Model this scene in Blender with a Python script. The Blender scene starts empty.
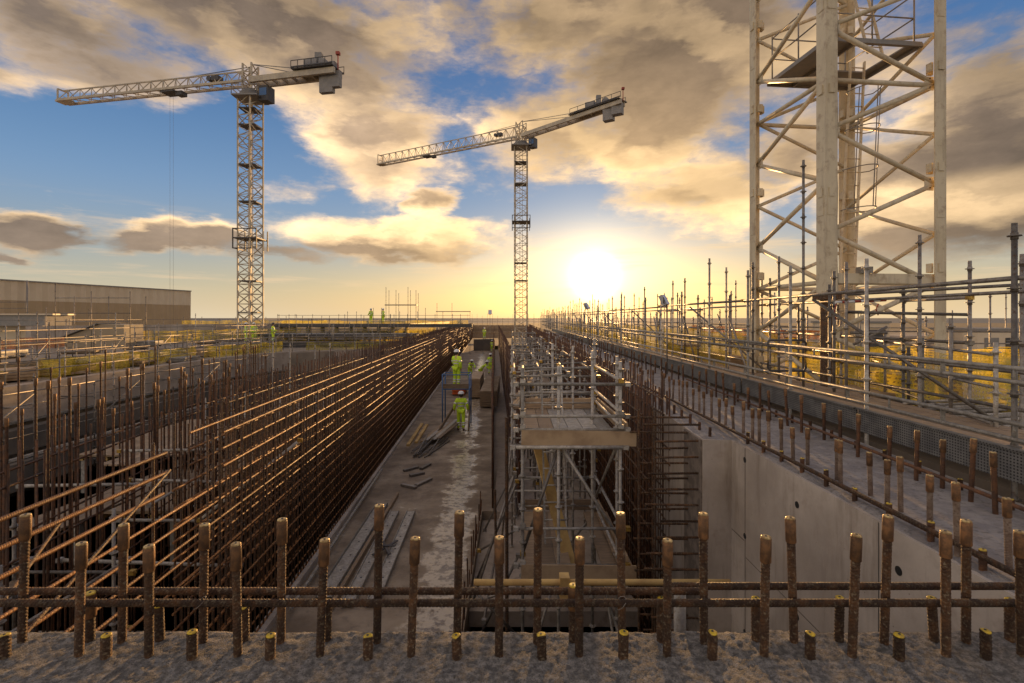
import bpy, bmesh, math, random
from mathutils import Vector, Matrix
random.seed(7)
R = math.radians
scene = bpy.context.scene
C = scene.collection

# ------------------------------------------------------------------ camera
H = 1.65
FP = 512.0
cam = bpy.data.cameras.new('camera')
cam.lens = 18; cam.sensor_width = 36; cam.shift_y = -23.5/1024
cam.clip_start = 0.05; cam.clip_end = 60000
camo = bpy.data.objects.new('camera', cam); C.objects.link(camo)
camo.location = (0, 0, H); camo.rotation_euler = (R(90), 0, 0)
scene.camera = camo
scene.view_settings.view_transform = 'Standard'
scene.view_settings.look = 'None'
scene.view_settings.gamma = 1
scene.view_settings.exposure = 0.12
scene.cycles.max_bounces = 5
scene.cycles.transparent_max_bounces = 16

def at(px, py, z):
    """ground position of a photo pixel seen at height z"""
    Y = FP*(H-z)/(py-318.0)
    return Vector(((px-512)/FP*Y, Y, z))
def pix(px, py, Y):
    return Vector(((px-512)/FP*Y, Y, H+(318-py)/FP*Y))

# ------------------------------------------------------------------ sky
SUN_AZ = math.atan2(83, 512); SUN_EL = R(4.6)
sund = Vector((math.sin(SUN_AZ)*math.cos(SUN_EL), math.cos(SUN_AZ)*math.cos(SUN_EL), math.sin(SUN_EL)))

class E:
    nt = None
    def __init__(s, v): s.v = v
    @staticmethod
    def put(sock, v):
        if isinstance(v, E): v = v.v
        if hasattr(v, 'is_output'): E.nt.links.new(v, sock)
        else: sock.default_value = v
    @staticmethod
    def m(op, a, b=None, c=None):
        n = E.nt.nodes.new('ShaderNodeMath'); n.operation = op
        E.put(n.inputs[0], a)
        if b is not None: E.put(n.inputs[1], b)
        if c is not None: E.put(n.inputs[2], c)
        return E(n.outputs[0])
    def __add__(s, o): return E.m('ADD', s, o)
    def __radd__(s, o): return E.m('ADD', o, s)
    def __sub__(s, o): return E.m('SUBTRACT', s, o)
    def __rsub__(s, o): return E.m('SUBTRACT', o, s)
    def __mul__(s, o): return E.m('MULTIPLY', s, o)
    def __rmul__(s, o): return E.m('MULTIPLY', o, s)
    def __truediv__(s, o): return E.m('DIVIDE', s, o)
def smooth(x, a, b):
    n = E.nt.nodes.new('ShaderNodeMapRange'); n.interpolation_type = 'SMOOTHSTEP'
    E.put(n.inputs[0], x); n.inputs[1].default_value = a; n.inputs[2].default_value = b
    return E(n.outputs[0])
def vec(x, y, z):
    n = E.nt.nodes.new('ShaderNodeCombineXYZ')
    E.put(n.inputs[0], x); E.put(n.inputs[1], y); E.put(n.inputs[2], z); return E(n.outputs[0])
def noise(v, scale, detail=6, rough=.55, dist=0.0):
    n = E.nt.nodes.new('ShaderNodeTexNoise')
    E.put(n.inputs['Vector'], v); n.inputs['Scale'].default_value = scale
    n.inputs['Detail'].default_value = detail; n.inputs['Roughness'].default_value = rough
    n.inputs['Distortion'].default_value = dist
    return E(n.outputs['Fac'])
def mixc(f, a, b, mode='MIX'):
    n = E.nt.nodes.new('ShaderNodeMix'); n.data_type = 'RGBA'; n.blend_type = mode; n.clamp_factor = True
    E.put(n.inputs[0], f)
    for i, q in ((6, a), (7, b)):
        if isinstance(q, tuple): q = (*q, 1) if len(q) == 3 else q
        E.put(n.inputs[i], q)
    return E(n.outputs[2])
def cmul(c, f):
    n = E.nt.nodes.new('ShaderNodeVectorMath'); n.operation = 'SCALE'
    E.put(n.inputs[0], c); E.put(n.inputs['Scale'], f); return E(n.outputs[0])
def cadd(a, b):
    n = E.nt.nodes.new('ShaderNodeVectorMath'); n.operation = 'ADD'
    E.put(n.inputs[0], a); E.put(n.inputs[1], b); return E(n.outputs[0])

w = bpy.data.worlds.new('World'); scene.world = w; w.use_nodes = True
nt = w.node_tree; nt.nodes.clear(); E.nt = nt
out = nt.nodes.new('ShaderNodeOutputWorld'); bg = nt.nodes.new('ShaderNodeBackground')
nt.links.new(bg.outputs[0], out.inputs[0])
sky = nt.nodes.new('ShaderNodeTexSky'); sky.sky_type = 'NISHITA'; sky.sun_disc = False
sky.sun_elevation = SUN_EL; sky.sun_rotation = SUN_AZ; sky.dust_density = 1.2; sky.ozone_density = 2.0
bg.inputs[1].default_value = 0.10
tc = nt.nodes.new('ShaderNodeTexCoord')
sp = nt.nodes.new('ShaderNodeSeparateXYZ'); nt.links.new(tc.outputs['Generated'], sp.inputs[0])
dx, dy, dz = E(sp.outputs[0]), E(sp.outputs[1]), E(sp.outputs[2])
az = E.m('ARCTAN2', dx, dy); el = E.m('ARCSINE', dz)
cosang = dx*sund.x + dy*sund.y + dz*sund.z
ang = E.m('ARCCOSINE', E.m('MINIMUM', cosang, 0.999999))
base = E(sky.outputs[0])
# the sea air low over the water, warm round the sun and pale blue away from it
near = E.m('EXPONENT', ang*ang*(-1/0.55**2))
low = E.m('EXPONENT', E.m('MAXIMUM', el, 0.0)*(-1/0.105))
base = mixc(smooth(el, 0.0, 0.24)*0.88, base, mixc(smooth(el, .08, .50), (1.6, 3.7, 6.6), (0.55, 1.75, 4.3)))
base = mixc(low*0.8, base, mixc(smooth(ang, 0.1, 1.1), (10.0, 7.4, 3.9), (9.8, 8.8, 6.8)))
# clouds: position in azimuth and elevation
pv = vec(az, el*1.9, 0.0)
wn = noise(pv, 3.2, 4, .6) - 0.5
wn2 = noise(vec(az+7.3, el*1.9, 3.1), 3.2, 4, .6) - 0.5
f1 = noise(pv, 5.5, 10, .60)
f2 = noise(vec(az-0.035, el*1.9-0.055, 0.0), 5.5, 6, .6)
wf = noise(vec(az, el*3.0, 9.0), 13, 5, .6) - 0.5
wf2 = noise(vec(az, el*3.0, 14.0), 13, 5, .6) - 0.5
waz = az + wn*0.16 + wf*0.10; wel = el + wn2*0.09 + wf2*0.045
blobs = [  # photo px centre, radii px, weight
 (250,15,230,60,1.2),(60,25,130,38,1.0),(120,60,130,42,.85),(330,50,150,75,1.0),(375,140,85,65,1.0),(300,185,70,22,.55),
 (560,20,170,45,.95),(560,130,110,62,.95),(680,60,150,100,1.25),(600,70,60,50,.9),(700,195,120,42,1.0),(640,150,90,50,.9),
 (430,205,32,15,.95),(395,238,112,24,1.25),(175,238,105,19,1.15),(25,228,75,24,1.25),(280,255,80,11,.85),(10,262,40,9,.9),
 (960,185,190,70,1.45),(1000,120,110,80,1.15),(900,60,110,60,.65),(800,150,90,60,.95),(30,85,45,14,.5),
 (770,255,140,12,.35),(560,165,60,30,.6),(450,165,60,30,.5),(600,245,55,10,.35),(20,20,40,20,.45)]
tot = None
for (bx, by, rx, ry, wt) in blobs:
    a0 = math.atan2(bx-512, 512); hy = math.hypot(512, bx-512); e0 = math.atan2(318-by, hy)
    ra = rx/512*math.cos(a0)**2; re = ry/hy
    u = (waz-a0)*(1/ra); v = (wel-e0)*(1/re)
    g = E.m('EXPONENT', (u*u+v*v)*-1.0)*wt
    tot = g if tot is None else E.m('MAXIMUM', tot, g)
# elsewhere in the sky (out of the picture) plain broken cloud
side = smooth(E.m('ABSOLUTE', az), 0.85, 1.1)
high = smooth(el, 0.62, 0.8)
oth = E.m('MAXIMUM', side, high)*smooth(noise(pv, 1.6, 3, .5), .30, .50)*smooth(el, .02, .12)*1.2
tot = E.m('MAXIMUM', tot, oth)
fine = noise(vec(waz*1.0, wel*2.4, 1.3), 16, 8, .62) - 0.5
big1 = noise(vec(waz, wel*1.9, 5.0), 4.2, 3, .5)
big2 = noise(vec(waz-0.05, wel*1.9-0.075, 5.0), 4.2, 3, .5)
dens = tot*0.95 + (f1-0.5)*1.15 + (big1-.5)*.7 + fine*.35
cov = smooth(dens, 0.28, 0.82)
thick = smooth(dens, 0.50, 1.05)
lit = smooth((big1-big2)*1.3 + (f1-f2)*.35 + fine*.20, -0.12, 0.28)
wsun = E.m('EXPONENT', ang*(-1/0.36))
litc = mixc(wsun, (11.6, 8.2, 4.8), (18.0, 11.6, 4.8))
drkc = mixc(wsun, (2.9, 2.25, 1.8), (7.6, 4.6, 1.8))
sh = E.m('MINIMUM', E.m('MAXIMUM', lit*0.62 + (1-thick)*0.68 - 0.20, 0.0), 1.0)
lowm = 1 - smooth(el, .19, .22)
sh = E.m('MINIMUM', E.m('MAXIMUM', sh + lowm*(smooth(wel, .122, .158)*1.2 - .45), 0.0), 1.0)
lobe = E.m('EXPONENT', ((az+.27)*(az+.27)*(1/.09) + (el-.30)*(el-.30)*(1/.03))*-1.0)
cc = mixc(sh, drkc, litc)
cc = cmul(cc, smooth(f1, .25, .75)*.55 + fine*.5 + .74)
cc = cmul(cc, (1 - smooth(el, .28, .52)*.42)*(1 - smooth(az, .62, .8)*.40)*(1 + lobe*.55))
str_ = noise(vec(az*2.2, el*26.0, 2.0), 2.6, 5, .6)
wisp = smooth(str_, .50, .72)*smooth(el, .025, .06)*(1 - smooth(el, .13, .20))*.45
base = mixc(wisp, base, mixc(wsun, (9.0, 6.8, 4.6), (14.0, 9.0, 3.6)))
skyc = mixc(cov*0.96, base, cc)
# the sun's own glare in the sky
g1 = E.m('EXPONENT', ang*ang*(-1/0.027**2))*60.0
g2 = E.m('EXPONENT', ang*(-1/0.050))*15.0
g3 = E.m('EXPONENT', ang*(-1/0.22))*1.0
# unseen sky high and behind the camera, brightened and tinted to add fill light
back = E.m('MAXIMUM', side, high)
skyc = mixc(back*smooth(el, -.02, .1), skyc, mixc(1.0, cmul(skyc, 2.8), (.93, 1.0, 1.08), 'MULTIPLY'))
skyc = cadd(skyc, cmul(vec(1.0, .93, .72), g1))
skyc = cadd(skyc, cmul(vec(1.0, .86, .56), g2))
skyc = cadd(skyc, cmul(vec(1.0, .66, .22), g3))
skyc = mixc(smooth(el, -.06, -.015), (.9, .7, .5), skyc)
nt.links.new(skyc.v, bg.inputs[0])
bg.inputs[1].default_value = 0.085

sl = bpy.data.lights.new('sun', 'SUN'); sl.energy = 5.0; sl.angle = R(0.6); sl.color = (1, .56, .21)
so = bpy.data.objects.new('sun', sl); C.objects.link(so)
so.rotation_euler = (-sund).to_track_quat('-Z', 'Y').to_euler()

# ------------------------------------------------------------------ materials
def mat(name, col, rough=.7, metal=0.0, col2=None, scale=8.0, bump=0.0, bscale=60.0, ramp=(.40, .62), col3=None, spec=None, detail=6, stretch=None):
    m = bpy.data.materials.new(name); m.use_nodes = True
    nt = m.node_tree; E.nt = nt
    b = nt.nodes['Principled BSDF']
    tc = nt.nodes.new('ShaderNodeTexCoord'); v = E(tc.outputs['Object'])
    if stretch:
        mp = nt.nodes.new('ShaderNodeMapping'); nt.links.new(v.v, mp.inputs[0]); mp.inputs['Scale'].default_value = stretch; v = E(mp.outputs[0])
    if col2:
        n = noise(v, scale, detail, .6)
        c = mixc(smooth(n, *ramp), col, col2)
        if col3:
            n3 = noise(v, scale*4.3, 4, .65)
            c = mixc(smooth(n3, .5, .72), c, col3)
        nt.links.new(c.v, b.inputs['Base Color'])
        r = smooth(n, .3, .7)*0.2 + (rough-.1)
        nt.links.new(r.v, b.inputs['Roughness'])
    else:
        b.inputs['Base Color'].default_value = (*col, 1); b.inputs['Roughness'].default_value = rough
    b.inputs['Metallic'].default_value = metal
    if spec is not None: b.inputs['Specular IOR Level'].default_value = spec
    if bump:
        bn = nt.nodes.new('ShaderNodeBump'); bn.inputs['Strength'].default_value = bump; bn.inputs['Distance'].default_value = .02
        nt.links.new(noise(v, bscale, 5, .6).v, bn.inputs['Height']); nt.links.new(bn.outputs[0], b.inputs['Normal'])
    return m
M = {}
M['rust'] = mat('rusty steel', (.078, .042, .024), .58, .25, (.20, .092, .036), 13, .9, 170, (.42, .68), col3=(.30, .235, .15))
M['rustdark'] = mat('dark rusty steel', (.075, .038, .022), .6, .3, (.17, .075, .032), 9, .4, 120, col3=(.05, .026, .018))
M['rustsunlit'] = mat('sun tinted rusty bar', (.22, .088, .024), .58, .15, (.32, .14, .042), 9, .4, 120, col3=(.10, .045, .02), spec=.5)  # the low sun's orange light is put into this rust colour
M['rustdusty'] = mat('dusty rusty bar', (.20, .13, .09), .7, .1, (.33, .25, .19), 12, .5, 150, col3=(.12, .07, .045))
M['coupler'] = mat('machined coupler steel', (.13, .07, .036), .5, .4, (.25, .125, .052), 30, .3, 200)
M['cap'] = mat('yellow plastic cap', (.72, .50, .03), .45, 0, (.5, .34, .05), 40)
M['capgrey'] = mat('cut bar end', (.62, .46, .20), .5, .3, (.3, .19, .08), 40)
M['conc'] = mat('cast concrete', (.33, .27, .215), .8, 0, (.42, .345, .28), 1.3, .25, 30, col3=(.27, .215, .17))
M['concside'] = mat('shuttered concrete', (.35, .295, .245), .75, 0, (.52, .45, .38), .9, .18, 14, (.34, .66), col3=(.40, .33, .27))
M['slab'] = mat('rough slab concrete', (.26, .235, .225), .85, 0, (.36, .33, .31), 5, 1.0, 55, col3=(.18, .16, .15))
M['dirty'] = mat('dusty concrete', (.22, .175, .13), .85, 0, (.30, .24, .18), .7, .3, 22)
M['shadowc'] = mat('shadow toned face', (.10, .085, .07), .8, 0, (.16, .13, .10), .6, .3, 12)  # dark tone holds the shade of the deep pit recesses
M['galv'] = mat('galvanised tube', (.31, .285, .25), .6, .4, (.47, .44, .39), 12, .15, 80, col3=(.24, .18, .12))
M['galvdark'] = mat('weathered scaffold tube', (.20, .18, .16), .5, .6, (.32, .29, .25), 9, .2, 80, col3=(.17, .10, .06))
M['brass'] = mat('plated scaffold fitting', (.55, .36, .08), .45, .7, (.35, .2, .05), 30)
M['wood'] = mat('weathered scaffold board', (.27, .19, .12), .75, 0, (.38, .27, .17), 3, .3, 30, stretch=(1, 9, 9))
M['ply'] = mat('plywood', (.38, .27, .16), .7, 0, (.28, .19, .11), 2.5, .2, 20)
M['timber'] = mat('yellow timber', (.55, .36, .12), .7, 0, (.42, .26, .09), 4, .2, 30)
M['cranep'] = mat('cream crane paint', (.58, .49, .33), .5, 0, (.68, .59, .42), 1.2, .06, 20, (.35, .6), col3=(.46, .36, .24))
M['cranefar'] = mat('weathered cream paint', (.42, .36, .27), .55, 0, (.58, .50, .37), .9)
M['red'] = mat('red paint', (.40, .06, .03), .5, 0, (.3, .05, .03), 3)
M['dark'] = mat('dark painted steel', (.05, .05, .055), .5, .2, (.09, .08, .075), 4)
M['grey'] = mat('grey painted steel', (.22, .21, .20), .5, .2, (.28, .26, .24), 4)
M['cwt'] = mat('counterweight concrete', (.25, .24, .23), .8, 0, (.32, .3, .28), 2)
M['cableblack'] = mat('black rubber', (.015, .015, .015), .5)
M['white'] = mat('white plastic', (.8, .8, .78), .4)
M['hivis'] = mat('yellow hi-vis cloth', (.70, .92, .04), .7, 0, (.58, .85, .03), 6)
M['tape'] = mat('silver reflective tape', (.75, .75, .72), .3, .3)
M['skin'] = mat('skin', (.55, .33, .22), .6)
M['boot'] = mat('dark boot leather', (.04, .03, .025), .6)
M['blue'] = mat('blue painted steel', (.08, .17, .35), .5, .2)
M['hair'] = mat('dark hair', (.03, .02, .015), .7)
M['orange'] = mat('orange plastic', (.75, .14, .03), .5)
M['sea'] = mat('sea water', (.05, .08, .11), .75)
M['shed'] = mat('beige cladding', (.68, .56, .40), .6, 0, (.74, .62, .45), .4)
M['shed2'] = mat('brown cladding', (.44, .32, .19), .6, 0, (.49, .36, .215), .4)
M['lamp'] = mat('polished lamp housing', (.6, .62, .66), .25, .8)
M['ground'] = mat('site mud', (.11, .085, .055), .9, 0, (.17, .13, .08), .15, .5, 2)

def wet_floor():
    m = mat('screeded concrete floor', (.23, .19, .155), .8)
    nt = m.node_tree; E.nt = nt; b = nt.nodes['Principled BSDF']
    tc = [n for n in nt.nodes if n.type == 'TEX_COORD']
    tc = tc[0] if tc else nt.nodes.new('ShaderNodeTexCoord'); v = E(tc.outputs['Object'])
    s = nt.nodes.new('ShaderNodeSeparateXYZ'); nt.links.new(v.v, s.inputs[0]); x = E(s.outputs[0]); y = E(s.outputs[1])
    n = noise(v, .9, 7, .62); n2 = noise(v, 6, 6, .65)
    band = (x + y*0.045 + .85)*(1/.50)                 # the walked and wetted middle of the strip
    damp_sheen = smooth(E.m('EXPONENT', band*band*-1.0)*0.75 + (n-.5)*2.2 + (n2-.5)*.9, .34, .60)
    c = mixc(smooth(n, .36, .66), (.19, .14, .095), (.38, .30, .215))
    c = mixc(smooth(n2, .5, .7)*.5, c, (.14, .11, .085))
    c = mixc(damp_sheen*.55, c, mixc(smooth(n2, .40, .56), (.13, .10, .07), (.78, .66, .48)))  # pale tone adds the sky's reflection on the wet patch to the colour
    nt.links.new(c.v, b.inputs['Base Color'])
    nt.links.new((0.82 - damp_sheen*0.60).v, b.inputs['Roughness'])
    bn = nt.nodes.new('ShaderNodeBump'); bn.inputs['Strength'].default_value = .35; bn.inputs['Distance'].default_value = .02
    nt.links.new(noise(v, 18, 6, .6).v, bn.inputs['Height']); nt.links.new(bn.outputs[0], b.inputs['Normal'])
    return m
def stains(m, amt=.45):
    nt = m.node_tree; E.nt = nt; b = nt.nodes['Principled BSDF']; tc = nt.nodes.new('ShaderNodeTexCoord'); mp = nt.nodes.new('ShaderNodeMapping')
    nt.links.new(tc.outputs['Object'], mp.inputs[0]); mp.inputs['Scale'].default_value = (1, 1, .12)
    src = b.inputs['Base Color'].links[0].from_socket
    st = smooth(noise(E(mp.outputs[0]), 5, 6, .65), .50, .70)
    c = mixc(st*amt, E(src), (.17, .125, .085))
    vo = nt.nodes.new('ShaderNodeTexVoronoi'); vo.inputs['Scale'].default_value = 9; nt.links.new(tc.outputs['Object'], vo.inputs['Vector'])
    c = mixc((1-smooth(E(vo.outputs['Distance']), .035, .055))*.8, c, (.08, .06, .05))
    nt.links.new(c.v, b.inputs['Base Color'])
stains(M['concside']); stains(M['cranep'], .35)
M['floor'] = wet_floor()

def rebar_bump(m):      # faint rolled ribs for bars too far off to carry modelled ones
    nt = m.node_tree; E.nt = nt
    return m

def net_mat(name, col, hole, scale):
    m = bpy.data.materials.new(name); m.use_nodes = True
    nt = m.node_tree; nt.nodes.clear(); E.nt = nt
    o = nt.nodes.new('ShaderNodeOutputMaterial'); d = nt.nodes.new('ShaderNodeBsdfDiffuse'); t = nt.nodes.new('ShaderNodeBsdfTranslucent'); tr = nt.nodes.new('ShaderNodeBsdfTransparent')
    tc = nt.nodes.new('ShaderNodeTexCoord'); v = E(tc.outputs['Object'])
    n = noise(v, 1.7, 5, .6)
    c = mixc(smooth(n, .35, .65), col, tuple(k*.62 for k in col))
    nt.links.new(c.v, d.inputs[0]); nt.links.new(c.v, t.inputs[0])
    a = nt.nodes.new('ShaderNodeMixShader'); a.inputs[0].default_value = .8
    nt.links.new(d.outputs[0], a.inputs[1]); nt.links.new(t.outputs[0], a.inputs[2])
    s = nt.nodes.new('ShaderNodeSeparateXYZ'); nt.links.new(v.v, s.inputs[0])
    along = E(s.outputs[0]) + E(s.outputs[1])
    g1 = smooth(E.m('ABSOLUTE', E.m('FRACT', along*scale) - .5), .20, .28)
    g2 = smooth(E.m('ABSOLUTE', E.m('FRACT', E(s.outputs[2])*scale) - .5), .20, .28)
    mesh = E.m('MULTIPLY', 1-g1, 1-g2)
    f = mesh*hole*.6 + .34 + smooth(noise(v, .8, 3, .5), .45, .7)*.3
    mx = nt.nodes.new('ShaderNodeMixShader'); E.put(mx.inputs[0], E.m('MINIMUM', f, 1.0))
    nt.links.new(a.outputs[0], mx.inputs[1]); nt.links.new(tr.outputs[0], mx.inputs[2]); nt.links.new(mx.outputs[0], o.inputs[0])
    return m
M['net'] = net_mat('yellow debris netting', (.88, .66, .07), .6, 14)
M['netorange'] = net_mat('orange barrier mesh', (.65, .22, .04), .75, 9)
M['netdull'] = net_mat('faded green yellow netting', (.66, .54, .08), .6, 14)

def clad(m, pitch=.35):
    nt = m.node_tree; E.nt = nt; b = nt.nodes['Principled BSDF']
    tc = nt.nodes.new('ShaderNodeTexCoord'); s = nt.nodes.new('ShaderNodeSeparateXYZ'); nt.links.new(tc.outputs['Object'], s.inputs[0])
    u = E(s.outputs[0])*0.13 + E(s.outputs[1])
    h = E.m('PINGPONG', u, pitch)
    bn = nt.nodes.new('ShaderNodeBump'); bn.inputs['Strength'].default_value = 1; bn.inputs['Distance'].default_value = .6
    nt.links.new(h.v, bn.inputs['Height']); nt.links.new(bn.outputs[0], b.inputs['Normal'])
clad(M['shed'], .7); clad(M['shed2'], .7)
def perf_mat():
    m = mat('perforated galvanised sheet', (.17, .17, .17), .5, .5, (.24, .235, .225), 6)
    nt = m.node_tree; E.nt = nt; b = nt.nodes['Principled BSDF']
    tc = nt.nodes.new('ShaderNodeTexCoord'); sx_ = nt.nodes.new('ShaderNodeSeparateXYZ'); nt.links.new(tc.outputs['Object'], sx_.inputs[0])
    fy = E.m('FRACT', E(sx_.outputs[1])*30) - .5; fz = E.m('FRACT', E(sx_.outputs[2])*34) - .5
    d = smooth(fy*fy+fz*fz, .05, .11)
    src = b.inputs['Base Color'].links[0].from_socket
    nt.links.new(mixc(d, (.03, .03, .03), E(src)).v, b.inputs['Base Color'])
    return m
M['perf'] = perf_mat()

def vary(m, lo, hi):
    nt = m.node_tree; E.nt = nt; b = nt.nodes['Principled BSDF']; oi = nt.nodes.new('ShaderNodeObjectInfo')
    src = b.inputs['Base Color'].links[0].from_socket
    nt.links.new(cmul(E(src), E(oi.outputs['Random'])*(hi-lo)+lo).v, b.inputs['Base Color'])
for k_ in ('rust', 'rustdark', 'rustsunlit', 'rustdusty', 'coupler', 'galv', 'galvdark', 'wood', 'ply'): vary(M[k_], .62, 1.3)

# ------------------------------------------------------------------ mesh helpers
class MB:
    def __init__(s): s.v = []; s.f = []; s.sm = []
    def add(s, vs, fs, smooth=False):
        k = len(s.v); s.v += [tuple(a) for a in vs]; s.f += [tuple(i+k for i in f) for f in fs]; s.sm += [smooth]*len(fs)
        return s
    def box(s, x0, x1, y0, y1, z0, z1):
        return s.add([(x, y, z) for z in (z0, z1) for (x, y) in ((x0, y0), (x1, y0), (x1, y1), (x0, y1))],
              [(3, 2, 1, 0), (4, 5, 6, 7), (0, 1, 5, 4), (1, 2, 6, 5), (2, 3, 7, 6), (3, 0, 4, 7)])
    def obox(s, p, q, w, h, up=(0, 0, 1)):
        """beam from p to q, w wide across, h high"""
        p = Vector(p); q = Vector(q); d = (q-p).normalized(); up = Vector(up)
        if abs(d.dot(up)) > .98: up = Vector((0, 1, 0))
        a = d.cross(up).normalized()*w/2; b = a.cross(d).normalized()*h/2
        return s.add([p-a-b, p+a-b, p+a+b, p-a+b, q-a-b, q+a-b, q+a+b, q-a+b],
              [(0, 1, 2, 3), (7, 6, 5, 4), (4, 5, 1, 0), (5, 6, 2, 1), (6, 7, 3, 2), (7, 4, 0, 3)])
    def prism(s, pts, z0, z1):
        n = len(pts)
        return s.add([(x, y, z0) for x, y in pts]+[(x, y, z1) for x, y in pts],
              [tuple(range(n-1, -1, -1)), tuple(range(n, 2*n))]+[(i, (i+1) % n, n+(i+1) % n, n+i) for i in range(n)])
    def rings(s, pts, rad, seg=8, tilt=None, cap=True, smooth=True):
        pts = [Vector(p) for p in pts]; vs = []; n = len(pts)
        d0 = (pts[-1]-pts[0]).normalized(); up = Vector((0, 0, 1))
        if abs(d0.dot(up)) > .9: up = Vector((0, 1, 0))
        for i, p in enumerate(pts):
            d = (pts[min(i+1, n-1)]-pts[max(i-1, 0)]).normalized()
            a = d.cross(up).normalized(); b = a.cross(d)
            r = rad[i] if isinstance(rad, (list, tuple)) else rad
            tl = tilt[i] if tilt else 0
            for k in range(seg):
                t = 2*math.pi*k/seg
                vs.append(p+a*math.cos(t)*r+b*math.sin(t)*r+d*math.sin(t)*r*tl)
        fs = [(i*seg+k, i*seg+(k+1) % seg, (i+1)*seg+(k+1) % seg, (i+1)*seg+k) for i in range(n-1) for k in range(seg)]
        fs = [f[::-1] for f in fs]
        if cap: fs += [tuple(range(seg)), tuple(range((n-1)*seg, n*seg))[::-1]]
        return s.add(vs, fs, smooth)
    def tube(s, p, q, r, seg=8): return s.rings([p, q], r, seg)
    def cyl(s, x, y, z0, z1, r, seg=12): return s.rings([(x, y, z0), (x, y, z1)], r, seg)
    def mesh(s, name, m):
        me = bpy.data.meshes.new(name); me.from_pydata(s.v, [], s.f); me.materials.append(m)
        me.polygons.foreach_set('use_smooth', [bool(a) and len(f) == 4 for a, f in zip(s.sm, s.f)])
        me.update(); return me
    def build(s, name, m, parent=None):
        o = bpy.data.objects.new(name, s.mesh(name, m)); C.objects.link(o)
        if parent: o.parent = parent
        return o
def ob(name, me, parent=None, loc=None, rot=None):
    o = bpy.data.objects.new(name, me); C.objects.link(o)
    if parent: o.parent = parent
    if loc is not None: o.location = loc
    if rot is not None: o.rotation_euler = rot
    return o
def tag(o, label=None, cat=None, group=None, kind=None):
    if label: o['label'] = label
    if cat: o['category'] = cat
    if group: o['group'] = group
    if kind: o['kind'] = kind
    return o
def thing(name, label, cat, loc=(0, 0, 0), group=None, rz=0):
    o = bpy.data.objects.new(name, None); C.objects.link(o); o.location = loc; o.rotation_euler = (0, 0, rz)
    o.empty_display_size = .1
    return tag(o, label, cat, group)
def struct(name, mb, m): return tag(mb.build(name, m), kind='structure')

def ribbed(mb, p, q, r, pitch=.016, seg=9, tilt=.55):
    p = Vector(p); q = Vector(q); L = (q-p).length; n = max(1, int(L/pitch)); d = (q-p)/L
    pts = []; rad = []; tl = []
    pts.append(p); rad.append(r*.92); tl.append(0)
    for i in range(n):
        t = (i+.5)*L/n
        for o, k in ((-.36, .96), (-.18, 1.05), (.18, 1.05), (.36, .96)):
            pts.append(p+d*(t+o*L/n)); rad.append(r*k); tl.append(tilt)
    pts.append(q); rad.append(r*.92); tl.append(0)
    return mb.rings(pts, rad, seg, tl)

# ------------------------------------------------------------------ setting
struct('ground', MB().add([(-9000, -2000, -7.2), (9000, -2000, -7.2), (9000, 900, -7.2), (-9000, 900, -7.2)], [(0, 1, 2, 3)]), M['ground'])
struct('sea', MB().add([(-30000, 900, -7.6), (30000, 900, -7.6), (30000, 40000, -7.6), (-30000, 40000, -7.6)], [(0, 1, 2, 3)]), M['sea'])
FZ = -3.4
struct('pit_floor', MB().box(-16.6, 3.6, 1.0, 110, -4.3, FZ-.9), M['dirty'])
# the concrete strip the crew walks on
LX0, LX1 = -3.55, -7.9
def lx(y): return -3.60-.049*y           # left cage line
def rx(y): return -.78 if y < 13.4 else -.04-.034*y            # right edge of the strip
f = MB(); ys = [3.0, 13.39, 13.4, 30, 60, 100]
for a, b in zip(ys[:-1], ys[1:]):
    f.prism([(lx(a)+.02, a), (rx(a), a), (rx(b), b), (lx(b)+.02, b)], FZ-.85, FZ)
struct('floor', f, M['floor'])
struct('pit_slab', MB().prism([(-.77, 9.2), (2.28, 9.2), (2.4, 85), (-2.9, 85), (-.48, 13.41), (-.77, 13.35)], FZ-.5, FZ-.22).box(-.49, .10, 13.42, 17.5, FZ-.21, FZ-.02), M['conc'])
struct('lower_floor', MB().prism([(-9.5, 3.0), (-4.4, 3.0), (-4.9, 9), (-9.5, 9)], FZ-.6, FZ-.45), M['dirty'])
k = MB()
for a, b in zip(ys[:-1], ys[1:]): k.prism([(lx(a)-.06, a), (lx(a)+.10, a), (lx(b)+.10, b), (lx(b)-.06, b)], FZ+.003, FZ+.13)
struct('kerb', k, M['concside'])

# foreground wall: rough hand-floated top with lumps of aggregate
import mathutils
def fbm(x, y, s, o=4):
    return mathutils.noise.fractal(Vector((x*s, y*s, 3.7)), 1.0, 2.1, o)
BASES = [((p-512)/FP*Y, Y) for Y, ps in ((2.50, (79, 149, 238, 320, 411, 499, 579, 667, 764, 852, 946, 1022)), (2.60, (22, 122, 203, 281, 377, 457, 537, 622, 704, 794, 884, 966)), (2.48, (5, 106, 192, 270, 368, 457, 542, 623, 712, 810, 899, 986))) for p in ps]
fw = MB(); nx, ny = 620, 74
X0, X1, Y0, Y1 = -4.6, 3.02, 1.75, 2.72
vs = []
for j in range(ny+1):
    for i in range(nx+1):
        x = X0+(X1-X0)*i/nx; y = Y0+(Y1-Y0)*j/ny
        e = (Y1-y)
        z = .007*fbm(x, y, 3.5)+.004*fbm(x, y, 24)+.0035*fbm(x+9, y, 80, 2)
        lump = mathutils.noise.noise(Vector((x*42, y*42, 0)))
        z += max(0, lump-.35)*.018
        for bx_ in BASES:
            if abs(x-bx_[0]) < .08 and abs(y-bx_[1]) < .08: z += .010*math.exp(-((x-bx_[0])**2+(y-bx_[1])**2)/.0016)
        if j >= ny-1: z -= .012+.012*abs(fbm(x, 5, 18)); y += .018*fbm(x, 7, 9)
        vs.append((x, y, z-.004))
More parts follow.
